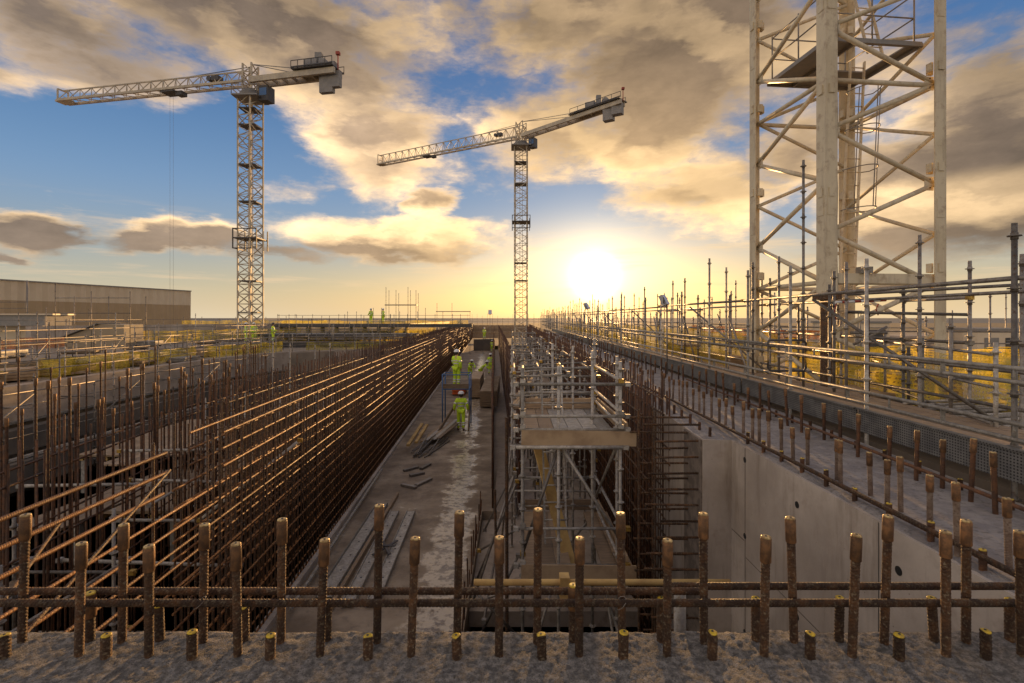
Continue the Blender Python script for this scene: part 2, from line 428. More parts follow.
fs = [(j*(nx+1)+i, j*(nx+1)+i+1, (j+1)*(nx+1)+i+1, (j+1)*(nx+1)+i) for j in range(ny) for i in range(nx)]
fw.add(vs, fs, True)
bs = len(fw.v)
fw.box(X0, X1, .4, Y1-.03, -4.2, -.08)
fw.box(X0, X1, .4, Y0+.004, -.07, -.012)
wall_t = thing('concrete_wall', 'rough topped concrete wall across the very front of the picture, bristling with cut bars', 'wall', (0, 2.3, -4.2))
def shift(mb, o):
    mb.v = [(a-o[0], b-o[1], c-o[2]) for a, b, c in mb.v]; return mb
shift(fw, (0, 2.3, -4.2)).build('wall_top', mat('rough floated concrete', (.14, .132, .122), .9, 0, (.40, .37, .335), 30, 1.0, 150, (.35, .68), col3=(.055, .045, .04)), wall_t)

# right hand concrete wall, thicker beyond the joint
RX = 3.03
def tie_hole(mb, x, y, z, r=.036): x = 3.03-.03*(y-.4)/6.6; mb.rings([(x+.002, y, z), (x-.004, y, z)], r, 14)
rw = thing('concrete_wall', 'long smooth concrete wall with broad flat top and tie holes, running off on the right', 'wall', (3.7, 8, -4.3))
o0 = (3.7, 8, -4.3)
b = MB()
b.prism([(RX, .4), (4.36, .4), (4.9, 11), (4.95, 60), (2.95, 60), (2.78, 13.6), (2.62, 7.02), (3.0, 7.0)], -4.25, -.02)
shift(b, o0).build('wall_face', M['concside'], rw)
# top sheet, rougher, sagging a little at the edges
ts = MB(); nxx, nyy = 26, 520; vs = []
for j in range(nyy+1):
    y = .4+(60-.4)*(j/nyy)**1.8
    xl = RX+.01 if y < 7 else (2.63+(y-7)*.024 if y < 13.6 else 2.79+(y-13.6)*.0035)
    xr = 4.35+(y-.4)*.0515 if y < 11 else 4.9+(y-11)*.001
    for i in range(nxx+1):
        x = xl+(xr-xl)*i/nxx
        z = .010*fbm(x, y, 3)+.006*fbm(x, y, 16)+.004*fbm(x, y, 45, 2)
        if i in (0, nxx): z = -.02-.012*abs(fbm(x, y, 9)); x += (.004+.014*fbm(x, y, 5)+.008*fbm(x, y, 25))*(1 if i else -1)*.7
        vs.append((x, y, z))
ts.add(vs, [(j*(nxx+1)+i, j*(nxx+1)+i+1, (j+1)*(nxx+1)+i+1, (j+1)*(nxx+1)+i) for j in range(nyy) for i in range(nxx)], True)
shift(ts, o0).build('wall_top', M['slab'], rw)
th = MB()
for (y, z) in ((6.6, -.18), (5.4, -.32), (3.99, -.32), (6.6, -1.16), (5.4, -1.5), (3.99, -1.5), (2.95, -.9), (6.6, -2.4), (4.7, -2.6)): tie_hole(th, RX-.001, y, z)
shift(th, o0).build('tie_hole', M['cableblack'], rw)
jn = MB()
for (ya, yb, za, zb) in ((6.585, 6.60, -4.2, -.03), (4.2, 4.212, -4.2, -.03), (6.62, 6.99, -1.232, -1.22), (.5, 4.18, -1.532, -1.52), (4.23, 6.57, -1.43, -1.42)):
    xa = 3.03-.03*(ya-.4)/6.6-.002; xb = 3.03-.03*(yb-.4)/6.6-.002
    jn.prism([(xa, ya), (xa+.006, ya), (xb+.006, yb), (xb, yb)], za, zb)
shift(jn, o0).build('panel_joint', M['shadowc'], rw)
# construction joint patch where bars leave the wall
jp = MB().box(2.60, 2.645, 7.05, 7.75, -4.2, -.03)
shift(jp, o0).build('joint_patch', mat('scabbled concrete', (.16, .13, .105), .9, 0, (.27, .22, .18), 7, 1.0, 60), rw)

# ------------------------------------------------------------------ bars cast into the walls
ribme = {}
def bar_mesh(L, r=.020, fine=True, key='rust'):
    k = (round(L, 3), r, fine, key)
    if k not in ribme:
        mb = MB()
        if fine: ribbed(mb, (0, 0, -.03), (0, 0, L), r, .017, 10)
        else: ribbed(mb, (0, 0, -.03), (0, 0, L), r, .05, 6)
        ribme[k] = mb.mesh('bar', M[key])
    return ribme[k]
def coupler_mesh(r=.0265, L=.12, seg=14):
    k = ('c', r, L, seg)
    if k not in ribme:
        mb = MB(); mb.rings([(0, 0, 0), (0, 0, .004), (0, 0, L-.004), (0, 0, L)], [r*.92, r, r, r*.92], seg); ribme[k] = mb.mesh('coupler', M['coupler'])
    return ribme[k]
def cap_mesh(r=.024, key='capgrey', seg=14):
    k = ('k', r, key)
    if k not in ribme:
        mb = MB(); mb.rings([(0, 0, 0), (0, 0, .005), (0, 0, .008)], [r, r, r*.8], seg)
        ribme[k] = mb.mesh('end_cap', M[key])
    return ribme[k]
def plug_mesh():
    if 'plug' not in ribme:
        mb = MB(); mb.cyl(0, 0, 0, .003, .006, 8); ribme['plug'] = mb.mesh('plug', M['dark'])
    return ribme['plug']
def starter(x, y, z, h, label, group, coupler=True, fine=True, lean=None, r=.020, cap='capgrey', key='rust'):
    t = thing('reinforcement_bar', label, 'rebar', (x, y, z), group, random.uniform(0, 6))
    l = lean if lean else (random.gauss(0, .019), random.gauss(0, .019))
    t.rotation_euler = (l[0], l[1], random.uniform(0, 6.28))
    ob('bar', bar_mesh(h-(.03 if coupler else 0), r, fine, key), t)
    if coupler:
        ob('coupler', coupler_mesh(r*1.27, .12 if fine else .11, 14 if fine else 8), t, (0, 0, h-.12))
        if fine:
            c = ob('end_cap', cap_mesh(r*1.16, cap), t, (0, 0, h)); ob('plug', plug_mesh(), c, (random.uniform(-.003, .003), 0, .0075))
    elif fine:
        c = ob('end_cap', cap_mesh(r*.95, cap), t, (0, 0, h)); ob('plug', plug_mesh(), c, (.002, 0, .0075))
    return t
def ordw(n):
    ones = 'first second third fourth fifth sixth seventh eighth ninth tenth eleventh twelfth thirteenth fourteenth fifteenth sixteenth seventeenth eighteenth nineteenth'.split()
    tens = ['', '', 'twent', 'thirt', 'fort', 'fift', 'sixt', 'sevent', 'eight', 'ninet']
    n += 1
    if n < 20: return ones[n-1]
    t, o = divmod(n, 10)
    return tens[t]+('ieth' if o == 0 else 'y-'+ones[o-1])
ORD = 'first second third fourth fifth sixth seventh eighth ninth tenth eleventh twelfth thirteenth fourteenth fifteenth sixteenth seventeenth eighteenth'.split()
YF, YB = 2.50, 2.60
for i, px in enumerate((79, 149, 238, 320, 411, 499, 579, 667, 764, 852, 946, 1022)):
    Y = YF; tops = {79: 545, 149: 547, 238: 545}.get(px, 541)
    if px > 700: tops = 537+ (px > 900)*-4
    h = (657-tops)/FP*Y
    starter((px-512)/FP*Y, Y, 0, h, ORD[i]+' from the left of the shorter front row of bars on the foreground wall', 'front row of bars on the foreground wall')
for i, px in enumerate((22, 122, 203, 281, 377, 457, 537, 622, 704, 794, 884, 966)):
    Y = YB; top = {22: 515, 122: 526, 203: 526, 281: 526}.get(px, 513)
    if px in (622, 704, 794, 884): top = 519
    if px == 966: top = 526
    top += random.uniform(-4, 4)
    starter((px-512)/FP*Y, Y, 0, (645-top)/FP*Y, ORD[i]+' from the left of the taller back row of bars on the foreground wall', 'back row of bars on the foreground wall')
for i, px in enumerate((5, 106, 192, 270, 368, 457, 542, 623, 712, 810, 899, 986)):
    Y = 2.48
    starter((px-512)/FP*Y, Y, 0, .118+random.uniform(-.012, .012), ORD[i]+' cut-off stub from the left nearest the camera, yellow painted end', 'short stubs in the front row', coupler=False, cap='cap', r=.0235)
for i, (px, top) in enumerate(((90, 597), (160, 610), (245, 612), (327, 606), (573, 590), (661, 603), (756, 603), (839, 602), (934, 603), (1010, 604))):
    Y = 2.63
    starter((px-512)/FP*Y, Y, 0, (643-top)/FP*Y, ORD[i]+' low bar from the left tucked behind the two cross bars', 'low stubs behind the cross bars', coupler=(px in (573, 90)), cap='cap', r=.022)
# two cross bars tied along the rows
def cross_bar(x0, x1, y, z, label, key='rust', r=.0185):
    mb = MB(); L = x1-x0; ribbed(mb, (0, 0, 0), (L, 0, 0), r, .018, 10, .7)
    o = mb.build('cross_bar', M[key]); o.location = (x0, y, z); return tag(o, label, 'rebar', 'cross bars on the foreground wall')
cross_bar(-3.4, 3.02, 2.548, .232, 'front one of the two ribbed bars lying across the whole foreground')
cross_bar(-3.4, 1.0, 2.66, .231, 'rear cross bar reaching from the left edge to beyond the middle of the foreground')
cross_bar(.82, 3.02, 2.70, .236, 'rear cross bar on the right half of the foreground, lapped past the other')
# tie wire
for i, (px) in enumerate((411, 764, 203, 622)):
    mb = MB(); x = (px-512)/FP*2.56
    mb.rings([(x-.01+.028*math.cos(t), 2.548+.03*math.sin(t)*.9, .232+.024*math.sin(t+1)) for t in [k*.7 for k in range(10)]], .0014, 5)
    tag(mb.build('tie_wire', M['galvdark']), 'tie wire on the front cross bar at the '+['fifth short bar from the left', 'ninth short bar from the left', 'third tall bar from the left', 'eighth tall bar from the left'][i], 'wire')

# bars on top of the right hand wall
def wl(y): return 3.14 if y < 7 else 2.8+(y-7)*.02 if y < 13.6 else 2.93
near = [(3.29, 3.39, .45), (3.10, 3.56, .50), (3.15, 3.86, .46), (3.31, 4.36, .46), (3.24, 4.42, .42), (3.32, 4.74, .40), (3.26, 5.08, .43), (3.30, 5.20, .41)]
y = 5.75
while y < 40:
    near.append((3.30+random.uniform(-.03, .03), y, random.uniform(.38, .5)))
    if random.random() < .7: near.append((3.22+random.uniform(-.03, .03), y+.09, random.uniform(.36, .5)))
    y += .46 + y*.012
N_INNER = len(near)
for i, (x, y, h) in enumerate(near):
    lab = ordw(i)+' nearest pale dusty bar in the inner row on the right wall top'
    starter(x, y, 0, h, lab, 'inner row of bars on the right wall', fine=y < 8, key='rustdusty')
outer = [(4.06, 4.30, .52), (4.14, 4.62, .56), (4.16, 4.95, .47), (4.12, 5.22, .50), (4.2, 5.7, .44), (4.12, 6.1, .5)]
y = 6.5
while y < 42:
    outer.append((4.18+(y-6)*.012*(y < 30)+random.uniform(-.04, .04), y, random.uniform(.4, .58))); y += .36+y*.012
for i, (x, y, h) in enumerate(outer):
    lab = ordw(i)+' nearest dark rusty bar in the outer row beside the scaffold walkway'
    starter(x, y, 0, h, lab, 'outer row of bars on the right wall', fine=y < 7, key='rustdark')
y = 2.95; i = 0
while y < 14:
    starter(3.10 if y < 7 else 2.76+(y-7)*.02, y, 0, random.uniform(.10, .16), ordw(i)+' nearest short stub along the inner edge of the right wall', 'stubs along the inner edge of the right wall', coupler=False, fine=y < 7, cap='cap', key='rustdark', r=.022)
    y += .42; i += 1
y = 4.4; i = 0
while y < 11:
    starter(4.28+(y-4)*.03, y, 0, random.uniform(.08, .15), ordw(i)+' nearest short stub along the outer edge of the right wall', 'stubs along the outer edge of the right wall', coupler=False, fine=y < 6, cap='cap', key='rustdark', r=.022)
    y += .52; i += 1
def long_bar(p, q, r, label, grp, key='rust', pitch=.03):
    mb = MB(); p = Vector(p); q = Vector(q); ribbed(mb, (0, 0, 0), q-p, r, pitch, 8)
    o = mb.build('lacer_bar', M[key]); o.location = p; return tag(o, label, 'rebar', grp)
long_bar((3.06, 2.5, .10), (3.02, 12, .10), .018, 'long dusty bar lying along the inner edge of the right wall top, nearer the drop', 'long bars on the right wall')
long_bar((3.14, 2.7, .05), (3.10, 12.4, .05), .018, 'second long bar just inside the first on the right wall top', 'long bars on the right wall', 'rustdark')
long_bar((4.05, 3.6, .13), (4.42, 13, .10), .018, 'long rusty bar lying along the outer row of bars on the right wall', 'long bars on the right wall', 'rustdark')
long_bar((4.22, 3.9, .07), (4.52, 13, .06), .018, 'long rusty bar lying lowest along the outer edge of the right wall', 'long bars on the right wall', 'rustdark')
# bars leaving the joint in the right wall towards the pit
ft = thing('starter_bars', 'ladder of horizontal bars sticking out of the joint in the right wall', 'rebar', (2.6, 7.4, -3.4))
for i in range(15):
    z = .16-i*.225
    for dy, dl in ((0, 0), (.42, .12)):
        mb = MB(); L = random.uniform(.55, .8)
        ribbed(mb, (2.62, 7.15+dy, z+dy*.05), (2.62-L-dl, 7.15+dy+random.uniform(-.02, .02), z+dy*.05+random.uniform(-.015, .015)), .016, .03, 7)
        shift(mb, (2.6, 7.4, -3.4)).build('bar', M['rust'], ft)
for x, y in ((2.02, 7.22), (2.06, 7.5), (1.82, 7.35)):
    mb = MB(); ribbed(mb, (x, y, -4.1), (x, y, .34), .016, .03, 7); shift(mb, (2.6, 7.4, -3.4)).build('upright_bar', M['rust'], ft)

# ------------------------------------------------------------------ tied cages
def cage(label, pa, pb, z0, z1, thick, hs, vs_, near_y, key='rust', loose=0, r=.016, vtop=0.0, vsmax=100, hkey=None, vstart=0, jig=.02, vpr=.5):
    """pa, pb ends of the face line; thick: offset vector of the second layer"""
    pa = Vector((*pa, 0)); pb = Vector((*pb, 0)); L = (pb-pa).length; d = (pb-pa)/L; nrm = Vector(thick).to_3d()
    t = thing('rebar_cage', label, 'rebar cage', (pa.x, pa.y, z0)); o0 = (pa.x, pa.y, z0)
    hkey = hkey or key
    rows = []; z = z1
    while z > z0: rows.append(z); z -= hs
    rest = MB(); cnt = 0
    for li, off in enumerate((Vector((0, 0, 0)), nrm)):
        for ri, z in enumerate(rows):
            s = -loose*random.uniform(.85, 1) if (loose and li == 0 and 2 < ri < 8) else (0.35 if ri < 3 else 0)
            first = True
            while s < L:
                e = min(L, s+11.5+random.uniform(-.5, .5))
                zz = z+random.uniform(-.012, .012)
                p = pa+d*s+off+Vector((random.uniform(-jig, jig), 0, zz)); q = pa+d*e+off+Vector((random.uniform(-jig, jig), 0, zz))
                if (s < near_y) and cnt < 100:
                    mb = MB(); ribbed(mb, p, q, r, .035, 7)
                    shift(mb, o0).build('horizontal_bar', M[hkey], t); cnt += 1
                else: rest.tube(p, q, r, 5)
                s = e-.6 if e < L else L
    if rest.v: tag(shift(rest, o0).build('horizontal_bar', M[hkey], t), kind='stuff')
    n = int((L-vstart)/vs_); c = 0; rest = MB()
    for i in range(n):
        for li, off in enumerate((Vector((0, 0, 0)), nrm)):
            s = vstart+(i+.5*li)*vs_*1.0+random.uniform(-.02, .02)
            base = pa+d*s+off*1.06
            top = z1+vtop+random.choice((.05, .12, .05, .32) if li else (.03, .05, .05, .08))
            p = base+Vector((0, 0, z0)); q = base+Vector((random.uniform(-.02, .02), random.uniform(-.02, .02), top))
            if c < vsmax:
                mb = MB()
                mb.tube(p, q, r, 6); shift(mb, o0).build('vertical_bar', M[key], t); c += 1
            else: rest.tube(p, q, r, 4)
    if rest.v: tag(shift(rest, o0).build('vertical_bar', M[key], t), kind='stuff')
    return t
cage('tall cage of orange lit horizontal bars on the left side of the walked strip', (lx(6.6), 6.6), (lx(135), 135), FZ, .10, (-.42, -.026), .225, .15, 26, loose=3.1, hkey='rustsunlit', key='rust')
cage('second denser cage standing behind the long left cage', (lx(9.5)-1.45, 9.5), (lx(115)-1.45, 115), FZ, .0, (-.35, -.02), .30, .22, 10, key='rustdark', vtop=.3)
cage('narrow dark cage down the right side of the walked strip', (rx(13.6)-.02, 13.6), (rx(90)-.02, 90), FZ-.4, .0, (.70, 0), .26, .17, 8, key='rustdark', vtop=.15)
cage('rusty cage along the foot of the right wall beyond the scaffold tower', (2.30, 8.6), (2.45, 85), FZ-.6, .22, (.35, 0), .26, .17, 14, key='rustdark', hkey='rust', vtop=.12)

cage('thin uprights with a few cross bars at the lower left, behind the loose bars', (-6.1, 5.4), (-7.2, 13), FZ-.5, -.45, (-.55, -.08), .95, .30, 2, key='rustdark', vtop=.25)
# field of uprights on the left
i = 0; pts = []
for row, (x0, ya, yb, n) in enumerate(((-5.9, 6.4, 13, 16), (-6.9, 6.6, 16, 22), (-8.3, 8, 20, 20), (-10, 10, 24, 16))):
    for k in range(n):
        y = ya+(yb-ya)*k/n+random.uniform(-.08, .08)
        pts.append((x0-.05*y+random.uniform(-.12, .12), y, random.choice((.05, .2, .45, .75, .35))+random.uniform(-.05, .05)))
pts.sort(key=lambda q: q[0]/q[1])
for ci, (x, y, top) in enumerate(pts):
    t = thing('reinforcement_bar', ordw(ci)+' from the left in the crowd of thin rusty uprights at the left', 'rebar', (x, y, FZ-.9), 'crowd of uprights at the left')
    t.rotation_euler = (random.gauss(0, .006), random.gauss(0, .006), 0)
    h = top-FZ+.9
    k = ('l', round(h, 1))
    if k not in ribme:
        mb = MB(); ribbed(mb, (0, 0, 0), (0, 0, round(h, 1)), .018, .06, 6); ribme[k] = mb.mesh('bar', M['rustdark'])
    ob('bar', ribme[k], t); ob('coupler', coupler_mesh(.025, .11, 8), t, (0, 0, round(h, 1)-.09))

# ------------------------------------------------------------------ scaffolding
def standard_mesh(L, r=.0242, key='galv'):
    k = ('st', round(L, 2), key)
    if k not in ribme:
        mb = MB(); L = round(L, 2); mb.tube((0, 0, 0), (0, 0, L), r, 10)
        z = L-.12
        while z > .1:
            mb.rings([(0, 0, z-.006), (0, 0, z+.006)], r*2.3, 10); mb.cyl(0, 0, z-.035, z+.03, r*1.25, 10); z -= .5
        ribme[k] = mb.mesh('standard', M[key])
    return ribme[k]
def clamp_mesh(key):
    k = ('cl', key)
    if k not in ribme:
        mb = MB(); clamp(mb, (0, 0, 0)); ribme[k] = mb.mesh('clamp', M[key])
    return ribme[k]
def clamp(mb, p, s=.05):
    x, y, z = p; mb.box(x-s*.75, x+s*.75, y-s*.75, y+s*.75, z-s*.6, z+s*.6); mb.cyl(x+s*.7, y, z-s, z+s*.4, s*.22, 6)
class Scaf:
    def __init__(s, name, label, cat='scaffold', loc=(0, 0, 0), group=None, key='galv'):
        s.t = thing(name, label, cat, loc, group); s.o = Vector(loc); s.key = key; s.cl = []
    def std(s, x, y, z0, z1, key=None):
        return ob('standard', standard_mesh(z1-z0, key=key or s.key), s.t, Vector((x, y, z0))-s.o)
    def bar(s, name, p, q, r=.0242, key=None, cl=True):
        mb = MB(); mb.tube(p, q, r, 8); o = shift(mb, s.o).build(name, M[key or s.key], s.t)
        if cl:
            for e in (p, q):
                if len(s.cl) < 60: s.cl.append(ob('clamp', clamp_mesh('brass' if random.random() < .3 else s.key), s.t, Vector(e)-s.o))
        return o
    def ledger(s, p, q, **k): return s.bar('ledger', p, q, **k)
    def brace(s, p, q, **k): return s.bar('brace', p, q, **k)
    def board(s, p, q, w=.225, h=.038, key='wood', name='board'):
        mb = MB().obox(p, q, w, h); return shift(mb, s.o).build(name, M[key], s.t)
    def lattice(s, p, q, dep, step=.45, key=None):
        mb = MB(); p = Vector(p); q = Vector(q); L = (q-p).length; d = (q-p)/L; D = Vector((0, 0, -dep))
        mb.tube(p, q, .022, 8); mb.tube(p+D, q+D, .022, 8)
        n = int(L/step)
        for i in range(1, n): a = p+d*(L*i/n); mb.obox(a, a+D, .05, .01) if i % 2 else mb.tube(a, a+D, .014, 6)
        return shift(mb, s.o).build('lattice_beam', M[key or s.key], s.t)
    def done(s):
        return s.t

# tower in the middle of the pit
s = Scaf('scaffold_tower', 'grey system scaffold tower with boarded landing standing in the pit right of the crew', loc=(.9, 8.6, -4.3))
XA, XB, XM = .16, 1.63, .70
YA, YZ = 7.7, 10.1
for x, y, t in ((XA, YA, .9), (XM, YA, .93), (XB, YA, 1.0), (XB+.02, YA+.35, 1.05), (XA+.05, YZ, .95), (XM+.1, YZ, 1.15), (XB, YZ, 1.25), (1.35, 8.6, 1.1), (1.2, YZ, 1.1)):
    s.std(x, y, -4.28, t)
for z in (.66, .18, -.02, -1.5, -2.05, -3.2):
    s.ledger((XA-.1, YA-.04, z), (XB+.1, YA-.04, z)); s.ledger((XA, YZ, z), (XB, YZ, z))
    s.ledger((XB, YA-.05, z+.05), (XB, YZ+.05, z+.05)); s.ledger((XA, YA-.05, z+.05), (XA+.05, YZ+.05, z+.05))
for z in (-.15, -2.15):
    s.ledger((XA-.15, YA-.10, z-.12), (XB+.06, YA-.10, z-.12), r=.03)
    for i in range(7):
        if z > -1 and i == 6: continue
        y0 = YA+.06; x = XA+.16+i*.235
        if z < -1 and i in (3, 4): continue
        s.board((x, y0, z), (x+.01, YZ-.1, z), .225, .04, 'galv' if i > 1 and z > -1 else 'wood')
    s.board((XA-.02, YA-.075, z+.02), (XB+.22, YA-.075, z+.0), .035, .22, 'ply', 'toe_board')
    s.board((XB+.10, YA, z+.12), (XB+.06, YZ, z+.12), .035, .2, 'ply', 'toe_board')
    s.board((XA+.1, YZ, z+.12), (XB, YZ, z+.12), .035, .2, 'wood', 'toe_board')
s.brace((XA, YA+.03, -1.9), (XM, YA+.03, -.3), key='galvdark'); s.brace((XM+.05, YA+.05, -.3), (XB, YA+.05, -1.7))
s.brace((XA+.05, YZ, -3.9), (XB, YZ, -2.2)); s.brace((XB, YA+.1, -3.8), (XB, YZ, -2.2)); s.brace((XB-.03, YA, -.2), (XB-.03, YZ, -2.0))
s.brace((XA, 7.9, .62), (XA, YZ, -.1)); s.brace((XM, YA+.02, -2.1), (XA, YA+.02, -3.9), key='galvdark')
s.board((.95, 8.1, -2.35), (.35, 9.9, -.25), .2, .04, 'timber', 'access_plank')
s.done()
# ladder inside the tower
lt = thing('ladder', 'aluminium ladder leaning inside the pit scaffold tower', 'ladder', (1.0, 9.2, -4.2))
for nm, dxx in (('rail', 0), ('rail', .36)):
    shift(MB().obox((.55+dxx, 8.5, -2.1), (.55+dxx, 9.6, .75), .03, .07), (1.0, 9.2, -4.2)).build(nm, M['galv'], lt)
rg = MB()
for k in range(11):
    a = k/11; rg.tube((.55, 8.5+1.1*a, -2.1+2.85*a+.1), (.91, 8.5+1.1*a, -2.1+2.85*a+.1), .014, 6)
shift(rg, (1.0, 9.2, -4.2)).build('rung', M['galv'], lt)
# yellow ledger pole seen low across the pit and a white pipe stub
mb = MB(); mb.tube((0, 0, 0), (2.15, 0, 0), .026, 10); mb.box(.72, .8, -.05, .05, -.12, .06)
o = mb.build('scaffold_pole', M['timber']); o.location = (-.32, 4.3, -.55-.02); tag(o, 'yellow painted pole lying across the pit just behind the foreground bars', 'pole')
mb = MB(); mb.rings([(0, 0, 0), (0, 0, .8), (0, 0, .8), (0, 0, .1)], [.035, .035, .028, .028], 14, cap=False)
o = mb.build('duct_pipe', M['galv']); o.location = (1.0, 3.05, -.75); tag(o, 'short pale upright pipe just behind the foreground wall, right of the middle', 'pipe')

# dense falsework behind the tower
for gi, (y0, lab) in enumerate(((11.8, 'falsework scaffold bay directly behind the boarded tower'), (16, 'falsework scaffold bay second behind the tower'), (22, 'falsework scaffold bay third behind the tower'), (30, 'falsework scaffold bay fourth behind the tower, bright with backlight'), (42, 'falsework scaffold bay farthest down the pit'))):
    s = Scaf('falsework', lab, loc=(.9, y0, -4.3), group='falsework bays down the pit')
    nb = 4; dy = 1.15+gi*.45
    for ix in range(4):
        for iy in range(3):
            x = .02+ix*.62+random.uniform(-.05, .05); y = y0+iy*dy
            s.std(x, y, -4.28, random.uniform(.1, .95), key=random.choice(('galv', 'galvdark')))
    for iy in range(3):
        y = y0+iy*dy
        for z in (.35, -.35, -1.3, -2.4): s.ledger((-.02, y-.03, z+random.uniform(-.1, .1)), (2.0, y-.03, z+random.uniform(-.1, .1)))
    for ix in range(4):
        x = .05+ix*.62
        for z in (.4, -.5, -1.6): s.ledger((x, y0-.1, z), (x, y0+2*dy+.1, z))
    for k in range(4):
        x = random.uniform(0, 1.2); s.brace((x, y0+k*.5, random.uniform(-2.5, -1)), (x+random.uniform(.4, .9), y0+k*.5, random.uniform(-.4, .6)), key='galvdark')
    for k in range(3): s.board((.1+k*.5, y0, -.42), (.1+k*.5, y0+2*dy, -.42), .22, .04, 'wood')
    s.done()

# dark rods and struts on the right edge of the strip
s = Scaf('edge_prop', 'dark raking props and short starter bars along the drop edge of the walked strip', 'prop', loc=(-.5, 10, -4.2), key='galvdark')
for (a, b) in (((-.72, 9.2, -3.5), (.05, 9.4, -1.2)), ((-.7, 10.3, -3.6), (.1, 10.2, -1.6)), ((-.68, 8.6, -4), (.1, 8.3, -2.2)), ((-.3, 11.5, -4.0), (.05, 11.6, -.6)), ((-.7, 8.9, -3.3), (.1, 9.0, -3.1)), ((-.7, 10.9, -3.3), (.1, 11, -2.9)), ((-.45, 8.2, -3.2), (-.3, 11.5, -3.3)), ((-.65, 12.2, -3.4), (.05, 12.4, -2.0)), ((-.6, 8.0, -2.6), (.1, 8.1, -3.4))): s.brace(a, b)
for k in range(14):
    y = 8.2+k*.38; mb = MB(); ribbed(mb, (-.80, y, FZ), (-.80+random.uniform(-.02, .03), y, FZ+random.uniform(.25, .75)), .013, .03, 6)
    shift(mb, s.o).build('starter_bar', M['rustdark'], s.t)
s.done()
t = starter(-.08, 8.2, -4.3, 4.35, 'tall single rusty bar standing left of the scaffold tower', None, coupler=False, fine=False, lean=(0, .005), r=.028)
t = starter(-.22, 8.25, -4.3, 3.2, 'shorter rusty bar beside the tall single one left of the tower', None, coupler=False, fine=False, lean=(0, -.02), r=.022)

# walkway scaffold along the outside of the right wall
def wx(y): return 4.75+.004*y
s = Scaf('walkway_scaffold', 'long scaffold walkway with guard rails running off along the outside of the right wall', loc=(5.3, 20, -4), key='galv')
ylist = [4.86, 6.9, 8.8, 10.4]
while ylist[-1] < 90: ylist.append(ylist[-1]+2.05)
yo = [6.4, 7.7, 9.9]
while yo[-1] < 90: yo.append(yo[-1]+2.3)
for i, y in enumerate(ylist):
    top = {0: 2.55, 1: 2.45, 2: 2.55, 3: 2.62}.get(i, random.choice((2.0, 2.4, 2.7, 3.1)))
    s.std(wx(y), y, -3.9, top, key='galv' if i else 'galvdark')
for i, y in enumerate(yo): s.std(wx(y)+1.35+.25*(i == 0), y, -3.9, random.choice((2.0, 2.3, 2.6, 2.9)) if i else 2.45, key='galvdark')
for z, key in ((2.02, 'galvdark'),):
    for a, b in zip(ylist[::3], ylist[3::3]): s.ledger((wx(a)+.04, a-.3, z+random.uniform(-.02, .02)), (wx(b)+.04, b+.3, z+random.uniform(-.02, .02)), key=key)
    for a, b in zip(yo[::3], yo[3::3]): s.ledger((wx(a)+1.4, a-.3, z-.05), (wx(b)+1.4, b+.3, z-.05), key=key)
for k in range(0, 13, 1):
    a = 3.2+k*6.4; b = a+6.4
    s.lattice((wx(a)-.06, a, 1.18), (wx(b)-.06, b, 1.18), .13, .8)
    s.lattice((wx(a)-.06, a, .66), (wx(b)-.06, b, .66), .15, .8)
    s.ledger((wx(a)+1.3, a+.8, 1.0), (wx(b)+1.3, b+.8, 1.0), key='galvdark'); s.ledger((wx(a)+1.3, a+.8, .55), (wx(b)+1.3, b+.8, .55), key='galvdark')
for i, y in enumerate(yo[:16]):
    s.ledger((wx(y)-.1, y+.05, .24), (wx(y)+1.5, y+.05, .24), key='galvdark')
    if i % 3 == 0: s.brace((wx(y)+1.35, y, .3), (wx(y)+.1, y+1.9, 1.95), key='galvdark')
for k in range(5):
    mb = MB(); x = 4.95+k*.24; mb.box(x, x+.225, 3.4, 60, .262+.002*k, .30+.002*k); shift(mb, s.o).build('board', M['wood'], s.t)
for a, b in ((3.2, 6.9), (6.92, 10.4), (10.42, 16.6), (16.62, 30), (30.02, 60)):
    mb = MB(); mb.obox((4.66, a, .28), (4.66+.02, b, .28), .02, .30); mb.obox((4.64, a, .435), (4.66, b, .435), .06, .02)
    shift(mb, s.o).build('toe_panel', M['perf'], s.t)
s.done()

# outer row nearer the crane, carrying the debris netting
s = Scaf('edge_scaffold', 'outer scaffold fence carrying the yellow netting in front of the big crane mast', loc=(7, 12, -4), key='galvdark')
def ox(y): return 6.75+.006*y
yy = [7.6, 8.9, 10.6, 12.2, 14, 16, 18.5, 21, 24, 27, 31, 35, 40, 46, 53, 61, 70]
for i, y in enumerate(yy):
    s.std(ox(y), y, -3.9, random.choice((1.6, 2.2, 2.5, 2.9)))
for a, b in zip(yy[:-1], yy[1:]):
    for z in (1.28, .75, .2): s.ledger((ox(a), a, z), (ox(b), b, z))
    if random.random() < .35: s.ledger((ox(a), a, 1.95), (ox(b), b, 1.95))
s.std(5.72, 10.05, -.2, 4.75); s.std(5.85, 9.3, -.2, 2.5); s.std(5.68, 8.7, -.2, 2.6)
s.std(6.05, 8.7, .2, 1.85, key='rustdark'); s.std(6.6, 8.3, .2, 1.75, key='rustdark')
s.ledger((5.68, 8.7, 2.05), (7.2, 7.2, 2.12)); s.ledger((5.7, 8.75, 1.75), (7.0, 7.8, 1.7)); s.ledger((5.75, 8.7, 1.4), (6.3, 8.6, 1.4))
s.brace((5.8, 8.7, 1.2), (6.3, 8.6, 1.5))
s.done()
